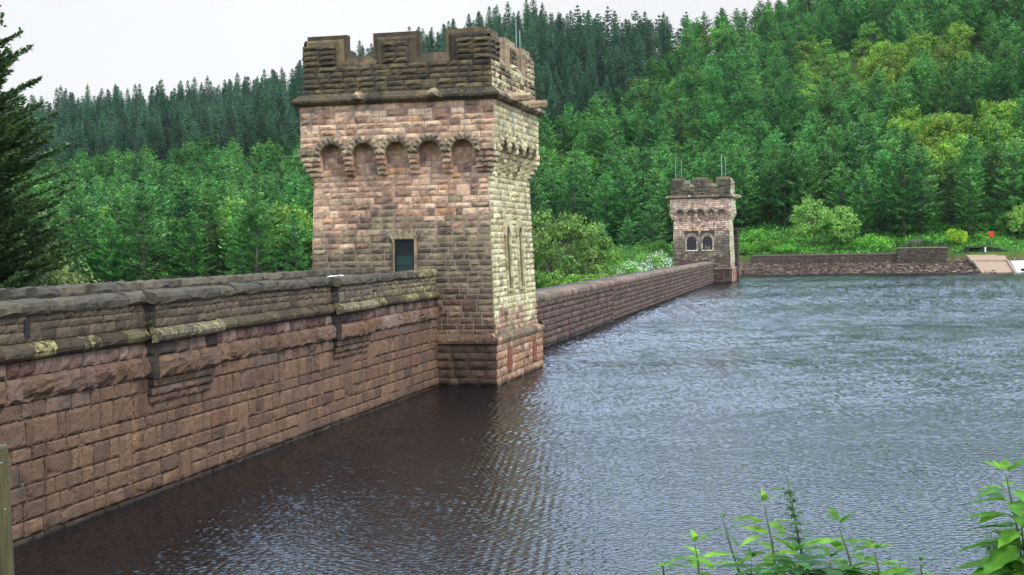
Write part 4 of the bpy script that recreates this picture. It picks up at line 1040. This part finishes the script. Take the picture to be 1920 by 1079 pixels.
# --- individual trees and shrubs near the far tower and shore
def special(name, kind_mat, mesh_args, x, y_, label, group=None, z=None, gen=broad_mesh, rot=0, cat='tree'):
    T, C = gen(**mesh_args); z = ground(x, y_) if z is None else z
    e = empty(name, (x, y_, z), label, cat, group); e.rotation_euler = (0, 0, rot)
    for nme, mb, mt_ in (('trunk', T, M_BARK), ('crown', C, kind_mat)):
        o = mb.build(nme, mt_); o.parent = e
    return e
def blossom(e, seed, H, Rr, per):
    T_, C_ = broad_mesh(H, Rr*1.03, seed, .05, 26, .2, per, .05, lobe_r=.3)
    b_ = C_.build('blossom', G_BLOSSOM); b_.parent = e
def at(px, dist):   # a point on the ground line of sight: pixel column and distance along +Y
    d = fwd*F+rt*(px-960); k = dist/d.y; return CX+d.x*k
OL = leaf_mat('olive_birch_leaves', (.17, .32, .055), .4, .4, .01, (.25, .41, .07))
LG = leaf_mat('lime_leaves', (.36, .62, .03), .3, .45, .005, (.45, .66, .04))
BG = leaf_mat('bush_green', (.12, .32, .03), .35, .4, .01, (.18, .38, .04))
special('birch_tree', OL, dict(H=19.5, Rr=6, seed=401, base=.1, lobes=64, leaf=.42, per=130, stems=2, lobe_r=.25), at(1042, 170), 170, 'tall olive-green broadleaf tree directly right of the near tower', z=-6.5)
special('birch_tree', OL, dict(H=15.5, Rr=4.6, seed=402, base=.1, lobes=50, leaf=.38, per=130, stems=2, lobe_r=.26), at(1100, 176), 176, 'shorter olive-green broadleaf tree between the near tower and the spillway bushes', z=-5.5)
special('broadleaf_tree', G_BROAD, dict(H=8, Rr=3.4, seed=403, base=.1, lobes=26, leaf=.4, per=110), at(1022, 150), 150, 'dark green leafy tree low behind the wall beside the near tower', z=-4.5)
special('shrub', OL, dict(H=4.2, Rr=3, seed=404, base=.05, lobes=24, leaf=.3, per=120, stems=3, trunk_r=.1), at(1118, 160), 160, 'low olive shrub just above the near end of the spillway wall', z=-.6, cat='shrub')
e_ = special('flowering_shrub', BG, dict(H=4.4, Rr=3.6, seed=405, base=.05, lobes=26, leaf=.28, per=90, stems=3, trunk_r=.1), at(1228, 222), 222, 'large shrub covered in pale cream blossom left of the far tower', z=1.3, cat='shrub'); blossom(e_, 405, 4.5, 3.7, 60)
e_ = special('flowering_shrub', BG, dict(H=2.8, Rr=2.9, seed=406, base=.05, lobes=26, leaf=.25, per=80, stems=3, trunk_r=.1), at(1182, 205), 205, 'lower thinner shrub with sparse pale blossom along the spillway wall', z=1.1, cat='shrub'); blossom(e_, 406, 2.9, 3.0, 26)
special('shrub', G_BROAD, dict(H=6.5, Rr=3.6, seed=451, base=.02, lobes=34, leaf=.36, per=120, stems=3, trunk_r=.08), at(1048, 150), 150, 'dense dark green shrub at the foot of the olive trees by the near tower', z=-2.6, cat='shrub')
special('shrub', BG, dict(H=5.5, Rr=3.2, seed=452, base=.02, lobes=30, leaf=.34, per=120, stems=3, trunk_r=.08), at(1088, 158), 158, 'fresh green shrub between the dark shrub and the low olive shrub', z=-1.9, cat='shrub')
for i, (px, d_, h_, r_, zz) in enumerate([(1150, 215, 4.6, 4.5, 1.2), (1205, 232, 5.0, 5, 2.0), (1175, 228, 4.6, 5, 1.8), (1240, 240, 5.0, 4, 2.2)]):
    special('shrub', BG, dict(H=h_, Rr=r_, seed=410+i, base=.05, lobes=26, leaf=.32, per=90, stems=3, trunk_r=.1), at(px, d_), d_, ['leafy green shrub at the left end of the hedge behind the spillway wall', 'leafy green shrub behind the blossoming shrub', 'leafy green shrub between the hedge end and the blossom', 'leafy green shrub pressed against the left side of the far tower'][i], z=zz, cat='shrub')
for i, (px, d_, sc, lb) in enumerate([(1225, 262, .62, 'young bright conifer standing alone just left of the far tower'), (1180, 264, .45, 'small conifer left of the young conifer by the far tower'), (1130, 262, .4, 'low conifer behind the olive trees left of the far tower')]):
    put_tree('larch', at(px, d_), d_, (sc*1.25, sc*1.25, sc), i, lb, name='larch_tree', vi=0, z=4)
special('birch_tree', OL, dict(H=13.5, Rr=5, seed=421, base=.06, lobes=40, leaf=.42, per=110, stems=2, trunk_r=.14), at(1522, 293), 293, 'large rounded green birch on the bank right of the far tower, taller of the pair', z=4.0)
special('birch_tree', OL, dict(H=9.6, Rr=4.6, seed=422, base=.06, lobes=34, leaf=.42, per=110, stems=2, trunk_r=.14), at(1575, 294), 294, 'lower olive birch leaning right beside the large birch on the bank', z=4.2)
special('shrub', BG, dict(H=4.0, Rr=4.4, seed=423, base=.02, lobes=30, leaf=.34, per=110, stems=3, trunk_r=.1), at(1640, 291), 291, 'low bright green bush directly left of the railed platform', z=3.6, cat='shrub')
special('broadleaf_tree', LG, dict(H=4.4, Rr=2.7, seed=424, base=.1, lobes=26, leaf=.34, per=80, stems=2, trunk_r=.1), at(1797, 292), 292, 'small brilliant lime-green tree right of the railed platform', z=4.6)
special('shrub', BG, dict(H=2.6, Rr=2.2, seed=425, base=.05, lobes=16, leaf=.3, per=90, stems=2, trunk_r=.08), at(1838, 296), 296, 'low green bush between the lime-green tree and the red box', z=5, cat='shrub')
special('broadleaf_tree', OL, dict(H=10, Rr=4.2, seed=426, base=.1, lobes=30, leaf=.42, per=100, stems=2, trunk_r=.12), at(1925, 296), 296, 'olive-green tree cut by the right edge of the picture above the white concrete', z=5.2)
special('broadleaf_tree', G_BROAD, dict(H=7.5, Rr=2.8, seed=427, base=.1, lobes=22, leaf=.36, per=80, stems=2, trunk_r=.1), at(1890, 299), 299, 'slender tree with light leaves just left of the olive tree at the picture edge', z=5.2)
for i, (px, d_, h_, r_) in enumerate([(1400, 291, 2.4, 3.2), (1437, 292, 3.0, 3.0), (1468, 290, 2.0, 3.0), (1420, 300, 4.2, 2.4)]):
    special('shrub', BG, dict(H=h_, Rr=r_, seed=430+i, base=.02, lobes=22, leaf=.32, per=90, stems=3, trunk_r=.08), at(px, d_), d_, ['low green bush at the foot of the bank beside the far tower', 'mounded green bush in the middle of the bank between far tower and birch', 'low green bush under the left side of the large birch', 'upright pale green bush higher on the bank right of the far tower'][i], cat='shrub')
special('broadleaf_tree', LG, dict(H=7, Rr=2.2, seed=440, base=.1, lobes=20, leaf=.4, per=80), at(238, 262), 262, 'small bright green tree at the foot of the larches just above the near parapet', z=1.2)
# bracken and ground cover on the banks: nobody could count it
m = MB(); random.seed(5)
for i in range(26000):
    x = random.uniform(-2, 75); s_ = random.uniform(10.5, 48)**1.0; y_ = shore(x)+s_
    if 31 < x < 43.5 and s_ < 19: continue
    z_ = ground(x, y_); hgt = random.uniform(.1, 1.1)*(.35 if x > 43 and s_ < 30 else 1)*(1 if s_ > 12 else .4)
    d = (Vector((random.uniform(-1, 1), random.uniform(-1, 1), random.uniform(.1, .8)))).normalized()
    spray(m, Vector((x, y_, z_+hgt)), d, random.uniform(.4, .9), random.uniform(.12, .26), (Z+rv(.8)).normalized())
for i in range(5000):
    x = random.uniform(-40, -8); y_ = random.uniform(205, 275); z_ = ground(x, y_)
    spray(m, Vector((x, y_, z_+random.uniform(.1, 2.2))), (rv(1)+Z*.3).normalized(), random.uniform(.5, .9), .22, (Z+rv(.8)).normalized())
tag(m.build('undergrowth', G_BRACKEN, None), 'bright green bracken and grass covering the bank above the shore', 'undergrowth', kind='stuff')

# --- big dark pine at the left edge, behind the parapet
T, C = conifer_mesh(34.5, 4.9, 77, .08, 84, 9, .34, .08, .55, .095, .28, 2.4, 7, .4, .5)
e = empty('pine_tree', (at(-45, 68), 68, -10.5), 'big dark shaggy pine at the left edge, reaching far above the skyline', 'tree')
T.build('trunk', M_BARK).parent = e; C.build('crown', G_FPINE).parent = e
special('broadleaf_tree', leaf_mat('dull_olive_leaves', (.11, .155, .045), .45, .3, .01, (.17, .22, .06), .6), dict(H=18.5, Rr=4.6, seed=78, base=.1, lobes=46, leaf=.26, per=190, stems=2), at(35, 72), 72, 'dull olive leafy tree at the foot of the big dark pine, behind the left parapet', z=-7.5)

# ------------------------------------------------------------------ far shore
random.seed(21)
# rubble: uncountable
def rock(M, c, r, tint, wear=(0, 0, 0)):
    pts = []; n_ = 6; 
    for j, (ph, k) in enumerate(((-.9, .55), (-.1, 1), (.6, .7))):
        for i in range(n_):
            a = 2*math.pi*(i+.5*(j % 2))/n_; q = r*k*random.uniform(.75, 1.2)
            pts.append((c[0]+q*math.cos(a)*1.25, c[1]+q*math.sin(a), c[2]+r*.62*ph*random.uniform(.85, 1.15)))
    fs = [tuple(range(n_-1, -1, -1)), tuple(2*n_+i for i in range(n_))]
    for j in (0, 1):
        for i in range(n_): fs.append((j*n_+i, j*n_+(i+1) % n_, (j+1)*n_+(i+1) % n_, (j+1)*n_+i))
    M.add(pts, fs, tint, wear)
m = MB()
RK = [(6, lin(100, 78, 66)), (4, lin(124, 100, 84)), (3, lin(74, 56, 50)), (1.2, lin(164, 140, 118)), (.4, lin(200, 182, 156))]
for i in range(5200):
    x = random.uniform(1.5, 50); s_ = random.uniform(-.8, 9.2); r = random.choice((.12, .16, .2, .28))*random.uniform(.8, 1.4)
    if x < 12 and random.random() < .5: r *= .6
    rock(m, (x, shore(x)+s_, ground(x, shore(x)+s_)+r*.2), r, pick(RK))
tag(m.build('rubble', M_STONE_FAR), 'reddish brown stone rubble covering the drawdown slope at the far water edge', 'rubble', kind='stuff')
for i in range(46):
    x = random.choice((random.uniform(22, 47), random.uniform(28, 44))); s_ = random.uniform(.6, 8.5); r = random.uniform(.16, .36)
    m = MB(); c = (x, shore(x)+s_, ground(x, shore(x)+s_)+r*.25); rock(m, c, r, pick([(1, lin(188, 168, 142)), (1, lin(160, 140, 116)), (.6, lin(210, 194, 168))]))
    tag(m.build('boulder', M_STONE_FAR, None, origin=c), 'pale cream boulder among the darker rubble of the far shore', 'boulder', 'pale boulders on the far shore')
# revetment wall with coping
RW = empty('shore_wall', (15, shore(15)+9, 2), 'low stone retaining wall with pale coping along the far shore below the bank', 'retaining wall')
S = MB(); A = Vector((3.2, shore(3.2)+9.1, 1.6)); B = Vector((32.2, shore(32.2)+9.1, 1.6)); U = (B-A).normalized(); Nn = Vector((U.y, -U.x, 0)); Ln = (B-A).length
coursed(S, A, U, Z, Nn, 0, 2.15, lambda v: (0, Ln), hs=(.3, .4), ws=(.5, 1.1), tint=lambda P, w: (pick([(4, lin(124, 103, 90)), (3, lin(114, 95, 84)), (2, lin(134, 114, 98))]), (.05, .1, 0)), det=(2, 2), g=.03, arr=.03, bulge=.08)
wf = S.build('wall_face', M_STONE_FAR, RW)
bk = MB(); bk.hexa([tuple(A+U*a+Nn*b+Z*c) for c in (-1, 2.14) for a, b in ((0, -.02), (Ln, -.02), (Ln, -.7), (0, -.7))]); bk.build('mortar_core', M_MORTAR_D, wf)
S = MB(); u_ = 0
while u_ < Ln-.1:
    wd = min(random.uniform(.8, 1.5), Ln-u_); p0 = A+U*(u_+.02)+Z*2.15
    S.hexa([tuple(p0+U*a+Nn*b+Z*c) for c in (0, .24) for a, b in ((0, .1), (wd-.04, .1), (wd-.04, -.7), (0, -.7))], lin(164, 146, 132), (.05, .05, 0)); u_ += wd
S.build('coping', M_STONE_FAR, RW)
# platform with railing
PF = empty('platform', (37, shore(37)+10, 3), 'small stone viewing platform of rough masonry below a dark railing', 'platform')
S = MB(); A = Vector((32.35, shore(32.35)+8.6, 2.0)); B = Vector((42.0, shore(42.0)+8.6, 2.0)); U = (B-A).normalized(); Nn = Vector((U.y, -U.x, 0)); Ln = (B-A).length; Vp = (Z-Nn*.25).normalized()
coursed(S, A+Nn*.75-Z*.3, U, Vp, Nn, 0, 3.15, lambda v: (0, Ln), hs=(.3, .42), ws=(.4, 1.0), tint=lambda P, w: (pick([(4, lin(98, 84, 70)), (3, lin(82, 70, 60)), (2, lin(116, 102, 84))]), (.12, .1, 0)), det=(2, 2), g=.03, arr=.03, bulge=.09)
wf = S.build('battered_face', M_STONE_FAR, PF)
bk = MB(); bk.hexa([tuple(A+U*a+Nn*b+Z*c) for c, k in ((-1, .92), (2.84, -.04)) for a, b in ((0, k-.03), (Ln, k-.03), (Ln, -9), (0, -9))]); bk.build('core', M_MORTAR_D, wf)
S = MB(); S.hexa([tuple(A+U*a+Nn*b+Z*c) for c in (2.842, 3.02) for a, b in ((-.05, .06), (Ln+.05, .06), (Ln+.05, -8), (-.05, -8))], lin(170, 158, 140)); S.build('edge_coping', M_STONE_FAR, PF)
RL = empty('railing', tuple((A+B)/2+Z*3.02), 'dark metal post-and-rail railing along the edge of the far shore platform', 'railing')
pts = []
for i in range(8):
    p0 = A+U*(Ln*i/7)-Nn*.15+Z*3.02; mb = MB(); mb.tube([tuple(p0), tuple(p0+Z*1.3)], [.07, .06], 6); mb.tube([tuple(p0+Z*1.3), tuple(p0+Z*1.4)], [.085, .04], 6); mb.build('post', M_IRON, RL)
for z_ in (.35, .78, 1.2):
    p0 = A-Nn*.15+Z*(3.02+z_); mb = MB(); mb.tube([tuple(p0), tuple(p0+U*Ln)], [.04, .04], 6); mb.build('rail', M_IRON, RL)
# interpretation board/bench roof behind the railing
BB = empty('bench', tuple(A+U*3.8-Nn*3+Z*3.02), 'grey slatted bench back showing above the left part of the railing', 'bench')
o_ = A+U*3.4-Nn*3.0+Z*3.02
for k in range(3):
    mb = MB(); mb.hexa([tuple(o_+U*a-Nn*b+Z*c) for c in (1.05+k*.2, 1.2+k*.2) for a, b in ((-1.4, .0+k*.06), (1.5, .0+k*.06), (1.5, .05+k*.06), (-1.4, .05+k*.06))], (1, 1, 1)); mb.build('back_slat', M_WALK, BB)
mb = MB(); mb.hexa([tuple(o_+U*a+Nn*b+Z*c) for c in (.62, .68) for a, b in ((-1.4, .55), (1.5, .55), (1.5, .05), (-1.4, .05))]); mb.build('seat', M_WALK, BB)
for a in (-1.2, 1.3):
    mb = MB(); mb.hexa([tuple(o_+U*(a+q)+Nn*b+Z*c) for c in (0, 1.6) for q, b in ((0, 0), (.1, 0), (.1, -.06), (0, -.06))]); mb.hexa([tuple(o_+U*(a+q)+Nn*b+Z*c) for c in (0, .62) for q, b in ((0, .5), (.1, .5), (.1, .4), (0, .4))]); mb.build('leg', M_IRON, BB)
# inlet headwall with culvert mouth
HW = empty('culvert_headwall', (47.5, 286, 3), 'dark square culvert opening in a small black stone headwall above the concrete chute', 'culvert')
ys_ = shore(47)+10.2
mb = MB()
for lo, hi in (((45.6, 0, 3.2), (46.3, 1.4, 4.7)), ((48.6, 0, 3.2), (49.1, 1.4, 4.7)), ((45.5, -.1, 4.702), (49.3, 1.4, 5.0)), ((46.3, 0, 3.2), (48.6, 1.4, 3.5))):
    mb.box((lo[0], ys_+lo[1], lo[2]), (hi[0], ys_+hi[1], hi[2]), lin(70, 66, 62), (0, .2, 0))
mb.build('frame', M_STONE_FAR, HW); mb = MB(); mb.box((46.3, ys_+.9, 3.5), (48.6, ys_+1.3, 4.7)); mb.build('opening', plain('culvert_dark', (.008, .008, .008), .9), HW)
mb = MB(); mb.box((49.25, ys_-.25, 3.3), (49.5, ys_-.05, 4.85)); mb.build('gauge_post', M_WHITE, HW)
mb = MB(); mb.add([(49.3, ys_+.2, 3.0), (53.4, ys_-.2, 2.8), (53.4, ys_-.2, 3.8), (52.0, ys_, 4.7), (49.3, ys_+.2, 4.9), (49.3, ys_+.9, 3.0), (53.4, ys_+.5, 2.8), (53.4, ys_+.5, 3.8), (52.0, ys_+.7, 4.7), (49.3, ys_+.9, 4.9)],
                  [(0, 1, 2, 3, 4), (9, 8, 7, 6, 5), (0, 5, 6, 1), (1, 6, 7, 2), (2, 7, 8, 3), (3, 8, 9, 4), (4, 9, 5, 0)], lin(56, 48, 52), (0, .2, 0)); mb.build('wing_wall', M_STONE_FAR, HW)
CH = empty('spillway_chute', (49.5, 280, 1), 'tan stained concrete chute stepping down into the water on the far shore', 'chute')
sA, sB = shore(48), shore(53)
mb = MB()
def slab(mb, x0a, x1a, ya, za, x0b, x1b, yb, zb, th=.5, tint=(1, 1, 1)):
    mb.hexa([(x0a, ya, za-th), (x1a, ya, za-th), (x1b, yb, zb-th), (x0b, yb, zb-th), (x0a, ya, za), (x1a, ya, za), (x1b, yb, zb), (x0b, yb, zb)], tint)
slab(mb, 47.9, 53.4, 270.6, -.35, 46.9, 52.8, 278.3, 2.05); mb.build('lower_slab', M_CONCB, CH)
mb = MB(); slab(mb, 46.3, 53.0, 278.25, 2.3, 45.7, 52.9, 281.9, 3.35, .6); mb.build('upper_slab', M_CONCB, CH)
mb = MB()
for (xa, xb) in ((47.55, 46.55), (53.42, 52.82)):
    mb.hexa([(xa, 270.4, -.6), (xa+.34, 270.4, -.6), (xb+.34, 278.2, 1.8), (xb, 278.2, 1.8), (xa, 270.4, -.05), (xa+.34, 270.4, -.05), (xb+.34, 278.2, 2.35), (xb, 278.2, 2.35)])
mb.build('side_kerb', M_CONCB, CH)
CA = MB(); 
slab(CA, 53.9, 66, 270.0, -.2, 53.6, 66, 278.5, 2.1, .6)
tag(CA.build('concrete_apron', M_CONC, None, origin=(58, 274, 0)), 'pale white concrete apron sloping into the water at the right edge', 'apron')
mb = MB(); rock(mb, (55.2, 271.6, .55), .5, lin(60, 56, 80)); tag(mb.build('boulder', M_STONE_FAR, None, origin=(55.2, 271.6, .4)), 'single small dark stone lying on the pale concrete apron', 'boulder')
S = MB(); 
coursed(S, Vector((53.5, 282.3, 2.0)), X, (Z+Y*.5).normalized(), (Vector((0, -1, .5))).normalized(), 0, 2.6, lambda v: (0, 14), hs=(.3, .5), ws=(.5, 1.1), tint=lambda P, w: (pick([(3, lin(112, 108, 62)), (2, lin(92, 90, 52)), (2, lin(132, 126, 80))]), (.2, .15, 0)), det=(2, 2), g=.03, arr=.06, bulge=.12)
S.box((53.5, 283.6, 0), (67.5, 284.4, 4.2), lin(60, 60, 40)) if False else None
tag(S.build('pitched_bank', M_STONE_FAR, None, origin=(60, 283, 2)), 'mossy stone-pitched bank above the white concrete at the right edge', 'stone bank')
# red lifebuoy box on a post
LB = empty('lifebuoy_box', (50.9, 285.8, ground(50.9, 285.8)), 'small bright red lifebuoy housing on a post in the bushes of the far bank', 'lifebuoy box')
z_ = 7.4; mb = MB(); mb.box((50.85, 285.85, ground(50.9, 285.8)-.1), (50.97, 285.97, z_-.5)); mb.build('post', M_WALK, LB)
mb = MB(); n_ = 10
mb.hexa([(50.5, 285.7, z_-.5), (51.32, 285.7, z_-.5), (51.32, 285.95, z_-.5), (50.5, 285.95, z_-.5), (50.44, 285.66, z_+.38), (51.38, 285.66, z_+.38), (51.38, 285.98, z_+.38), (50.44, 285.98, z_+.38)])
mb.hexa([(50.38, 285.62, z_+.382), (51.44, 285.62, z_+.382), (51.44, 286.0, z_+.382), (50.38, 286.0, z_+.382), (50.5, 285.68, z_+.5), (51.32, 285.68, z_+.5), (51.32, 285.95, z_+.5), (50.5, 285.95, z_+.5)])
mb.build('housing', M_RED, LB)

# ------------------------------------------------------------------ foreground: post and plants
PM, t = new_mat('weathered_post_wood'); L = t.links.new
out = N(t, 'ShaderNodeOutputMaterial'); p = N(t, 'ShaderNodeBsdfPrincipled', inp={'Roughness': .85}); L(p.outputs[0], out.inputs[0])
tcd = N(t, 'ShaderNodeTexCoord'); mp = N(t, 'ShaderNodeMapping'); mp.inputs['Scale'].default_value = (1, 1, .06); L(tcd.outputs['Object'], mp.inputs['Vector'])
n = N(t, 'ShaderNodeTexNoise', inp={'Scale': 60., 'Detail': 8., 'Roughness': .7}); L(mp.outputs[0], n.inputs['Vector'])
r = ramp(t, [(.3, lin(36, 32, 16)), (.5, lin(66, 59, 32)), (.7, lin(98, 90, 54))]); L(n.outputs['Fac'], r.inputs[0]); L(r.outputs[0], p.inputs['Base Color'])
b = N(t, 'ShaderNodeBump', inp={'Strength': .8, 'Distance': .004}); L(n.outputs['Fac'], b.inputs['Height']); L(b.outputs[0], p.inputs['Normal'])
def ray(px, py, y_):
    d = fwd*F+rt*(px-960)+up*(539.5-py); return CAM+d*(y_/d.y)
top = ray(-7, 836, 3.0); bot = ray(6, 1085, 3.0); ax = (top-bot).normalized()
e = empty('wooden_post', tuple(bot-ax*.75), 'weathered greenish wooden post cut by the left edge of the picture', 'post')
mb = MB(); k = 14; rr_ = .0275
mb.tube([tuple(bot-ax*1.0), tuple(bot), tuple(top-ax*.006), tuple(top)], [rr_*1.06, rr_, rr_, rr_*.9], 20); mb.build('shaft', PM, e)
for px, py in ((3, 868), (10, 955)):
    c = ray(px, py, 3.0-.027); mb = MB(); mb.tube([tuple(c), tuple(c-Y*.003)], [.0022, .0016], 8); mb.build('nail', M_STEEL, e)

def leafblade(M, base, d, nrm, ln, wd, serr=0, fold=.18, curl=.25, n_=7, mi=0):
    """a leaf: two half blades with a fold along the midrib, pointed tip, optional teeth"""
    side = d.cross(nrm).normalized(); vs = []; fs = []
    for i in range(n_+1):
        t_ = i/n_; w_ = wd*math.sin(math.pi*min(1, t_**.75))*(1-.25*t_)
        if serr and 0 < i < n_: w_ *= 1+serr*(1 if i % 2 else -1)
        c = base+d*ln*t_-nrm*curl*ln*t_*t_+side*(.06*ln*math.sin(t_*3+wd*900))
        vs += [tuple(c), tuple(c+side*w_+nrm*fold*w_), tuple(c-side*w_+nrm*fold*w_)]
    for i in range(n_):
        a = i*3; fs += [(a, a+3, a+4, a+1), (a, a+2, a+5, a+3)]
    M.add(vs, fs, mi=mi)
def plant(kind, px_tip, py_tip, px_b, py_b, y_, label, lv, ll, wd, mat, name, serr=.18, group=None, tuft=True, first=.0, flowers=False, whorl=2, seed=0, upr=.25):
    random.seed(seed+int(px_tip)); tip = ray(px_tip, py_tip, y_); b0 = ray(px_b, py_b, y_)
    ax = tip-b0; root = b0-Vector((ax.x*.3, 0, 1)).normalized()*(b0.z-5.3); root.z = 5.33
    e = empty(name, tuple(root), label, 'plant', group)
    S_ = MB(); Lf = MB(); S_.tube([tuple(root), tuple(b0), tuple((b0+tip)/2+rv(.003)), tuple(tip)], [.0042, .003, .0022, .001], 7)
    S_.build('stem', M_STEM, e)
    tot = ax.length; lv = lv+1
    for k in range(lv):
        t_ = first+(1-first)*k/max(1, lv-1); c = b0+ax*t_ if t_ >= 0 else b0+(b0-root)*t_*.6
        sz = (.42+.58*(1-t_)**.6)*random.uniform(.8, 1.25)*(1 if t_ < .97 else .8); az0 = k*math.pi/2+random.uniform(-.3, .3)+.4
        for q in range(whorl):
            az = az0+2*math.pi*q/whorl+random.uniform(-.15, .15); d = Vector((math.cos(az), math.sin(az), random.uniform(upr-.25, upr+.15)+(.9 if t_ > .93 else 0))).normalized()
            nrm = (Z-d*d.z).normalized(); p0 = c+d*ll*.12
            leafblade(Lf, p0, d, (nrm+rv(.25)).normalized(), ll*sz, wd*sz, serr)
        if flowers and t_ < .9:
            for q in range(15):
                az = random.uniform(0, 6.28); d = Vector((math.cos(az), math.sin(az), random.uniform(-.6, .1)))
                S2 = c+d*.002
                for r_ in range(3): leafblade(Lf, S2+d*.004*r_, (d+rv(.5)).normalized(), Z, .009, .0024, 0, n_=2)
    Lf.build('foliage', mat, e)
    return e
BRM = leaf_mat('bramble_leaf', (.085, .21, .02), .45, .5, .015, (.14, .28, .02), 40)
DKL = leaf_mat('shaded_leaf', (.045, .14, .02), .25, .4, .015, (.07, .2, .02), 8)
# tip px, tip py, base px, base py, depth, label, levels, leaf length, half width, material, name, options
for a in [
 (1475, 892, 1514, 1095, 3.0, 'tallest dark nettle spike with drooping tassels, in the middle of the foreground plants', 14, .058, .0105, G_NETTLE, 'nettle', dict(flowers=True, seed=1)),
 (1356, 975, 1394, 1095, 3.0, 'thin leaning nettle left of the tallest spike with a single hanging leaf', 7, .060, .0115, G_NETTLE, 'nettle', dict(seed=2)),
 (1240, 1052, 1246, 1095, 2.9, 'short dark nettle tip, leftmost of the foreground plants', 4, .06, .011, G_NETTLE, 'nettle', dict(seed=3)),
 (1858, 1000, 1868, 1095, 2.9, 'flowering nettle low under the big leaves at the right edge', 8, .05, .0095, G_NETTLE, 'nettle', dict(flowers=True, seed=4)),
 (1433, 948, 1458, 1095, 2.9, 'bright yellow-green leafy plant just left of the tallest nettle spike', 5, .105, .0215, G_LEAF, 'leafy_plant', dict(serr=.1, seed=5, upr=.15, whorl=4)),
 (1573, 988, 1604, 1095, 2.9, 'bright leafy plant right of the tallest nettle with spread pointed leaves', 4, .112, .022, G_LEAF, 'leafy_plant', dict(serr=.1, seed=6, upr=.2, whorl=4)),
 (1303, 1022, 1312, 1095, 2.9, 'small bright leafy plant between the leftmost nettle tip and the thin leaning nettle', 3, .1, .021, G_LEAF, 'leafy_plant', dict(serr=.1, seed=7, upr=.25, whorl=4)),
 (1490, 1040, 1500, 1100, 2.8, 'low clump of green leaves around the foot of the tallest nettle', 4, .085, .02, DKL, 'leafy_plant', dict(serr=.12, seed=8, whorl=5)),
 (1640, 1035, 1650, 1100, 2.8, 'low spreading bright plant on the right side of the leaf clump', 3, .09, .019, G_LEAF, 'leafy_plant', dict(serr=.1, seed=9, whorl=4)),
 (1556, 1050, 1560, 1100, 2.75, 'dark hanging leaves under the spread pointed leaves right of the tallest nettle', 3, .085, .021, DKL, 'leafy_plant', dict(serr=.1, seed=13, whorl=4, upr=0)),
 (1410, 1050, 1412, 1100, 2.85, 'low dull leaves at the foot of the thin leaning nettle', 3, .075, .017, DKL, 'leafy_plant', dict(serr=.1, seed=14, whorl=4)),
 (1725, 1056, 1728, 1095, 2.8, 'very low dark leafy tip between the leaf clump and the right-edge branch', 3, .05, .011, G_NETTLE, 'nettle', dict(seed=10, whorl=3)),
 (1886, 890, 1922, 1095, 2.4, 'big-leaved bramble-like plant rising along the right edge', 8, .098, .0235, BRM, 'bramble', dict(serr=.14, seed=11, upr=.05, whorl=5)),
 (1915, 985, 1925, 1095, 2.45, 'second stem of broad green leaves at the right edge, below the bramble tip', 5, .105, .026, BRM, 'bramble', dict(serr=.14, seed=12, upr=.05, whorl=5)),
 (1960, 1000, 1950, 1095, 2.5, 'third leafy stem mostly cut off by the right edge', 4, .1, .025, DKL, 'bramble', dict(serr=.14, seed=15, upr=.05, whorl=5))]:
    plant('n', *a[:11], **a[11])
for i, (px, py) in enumerate([(455, 1064), (584, 1071), (957, 1067)]):
    tip = ray(px, py, 2.8); root = Vector((tip.x, tip.y, 5.33)); mb = MB(); mb.tube([tuple(root), tuple(tip-Z*.02)], [.0014, .0008], 5)
    for k in range(9):
        c = tip-Z*(.03-.003*k); d = Vector((random.choice((-1, 1))*.6, random.uniform(-.4, .4), 1)).normalized(); leafblade(mb, c, d, Y, .008, .0015, 0, n_=2)
    tag(mb.build('grass_stalk', G_YELLOW, None, origin=tuple(root)), ['pale grass seed tip peeping over the bottom edge, left of centre', 'tiny grass tip at the bottom edge right of the pale one', 'small green grass tip at the bottom edge near the middle'][i], 'grass stalk')
# fix parent offsets: meshes parented with built world coordinates were already converted in build()

# ------------------------------------------------------------------ air
hm, t = new_mat('valley_haze'); out = N(t, 'ShaderNodeOutputMaterial'); pv = N(t, 'ShaderNodeVolumePrincipled', inp={'Density': .00003, 'Color': (.80, .90, 1, 1), 'Anisotropy': .2}); t.links.new(pv.outputs[0], out.inputs['Volume'])
m = MB(); m.box((-880, -95, -14), (880, 1480, 190)); tag(m.build('haze', hm), None, None, kind='stuff')
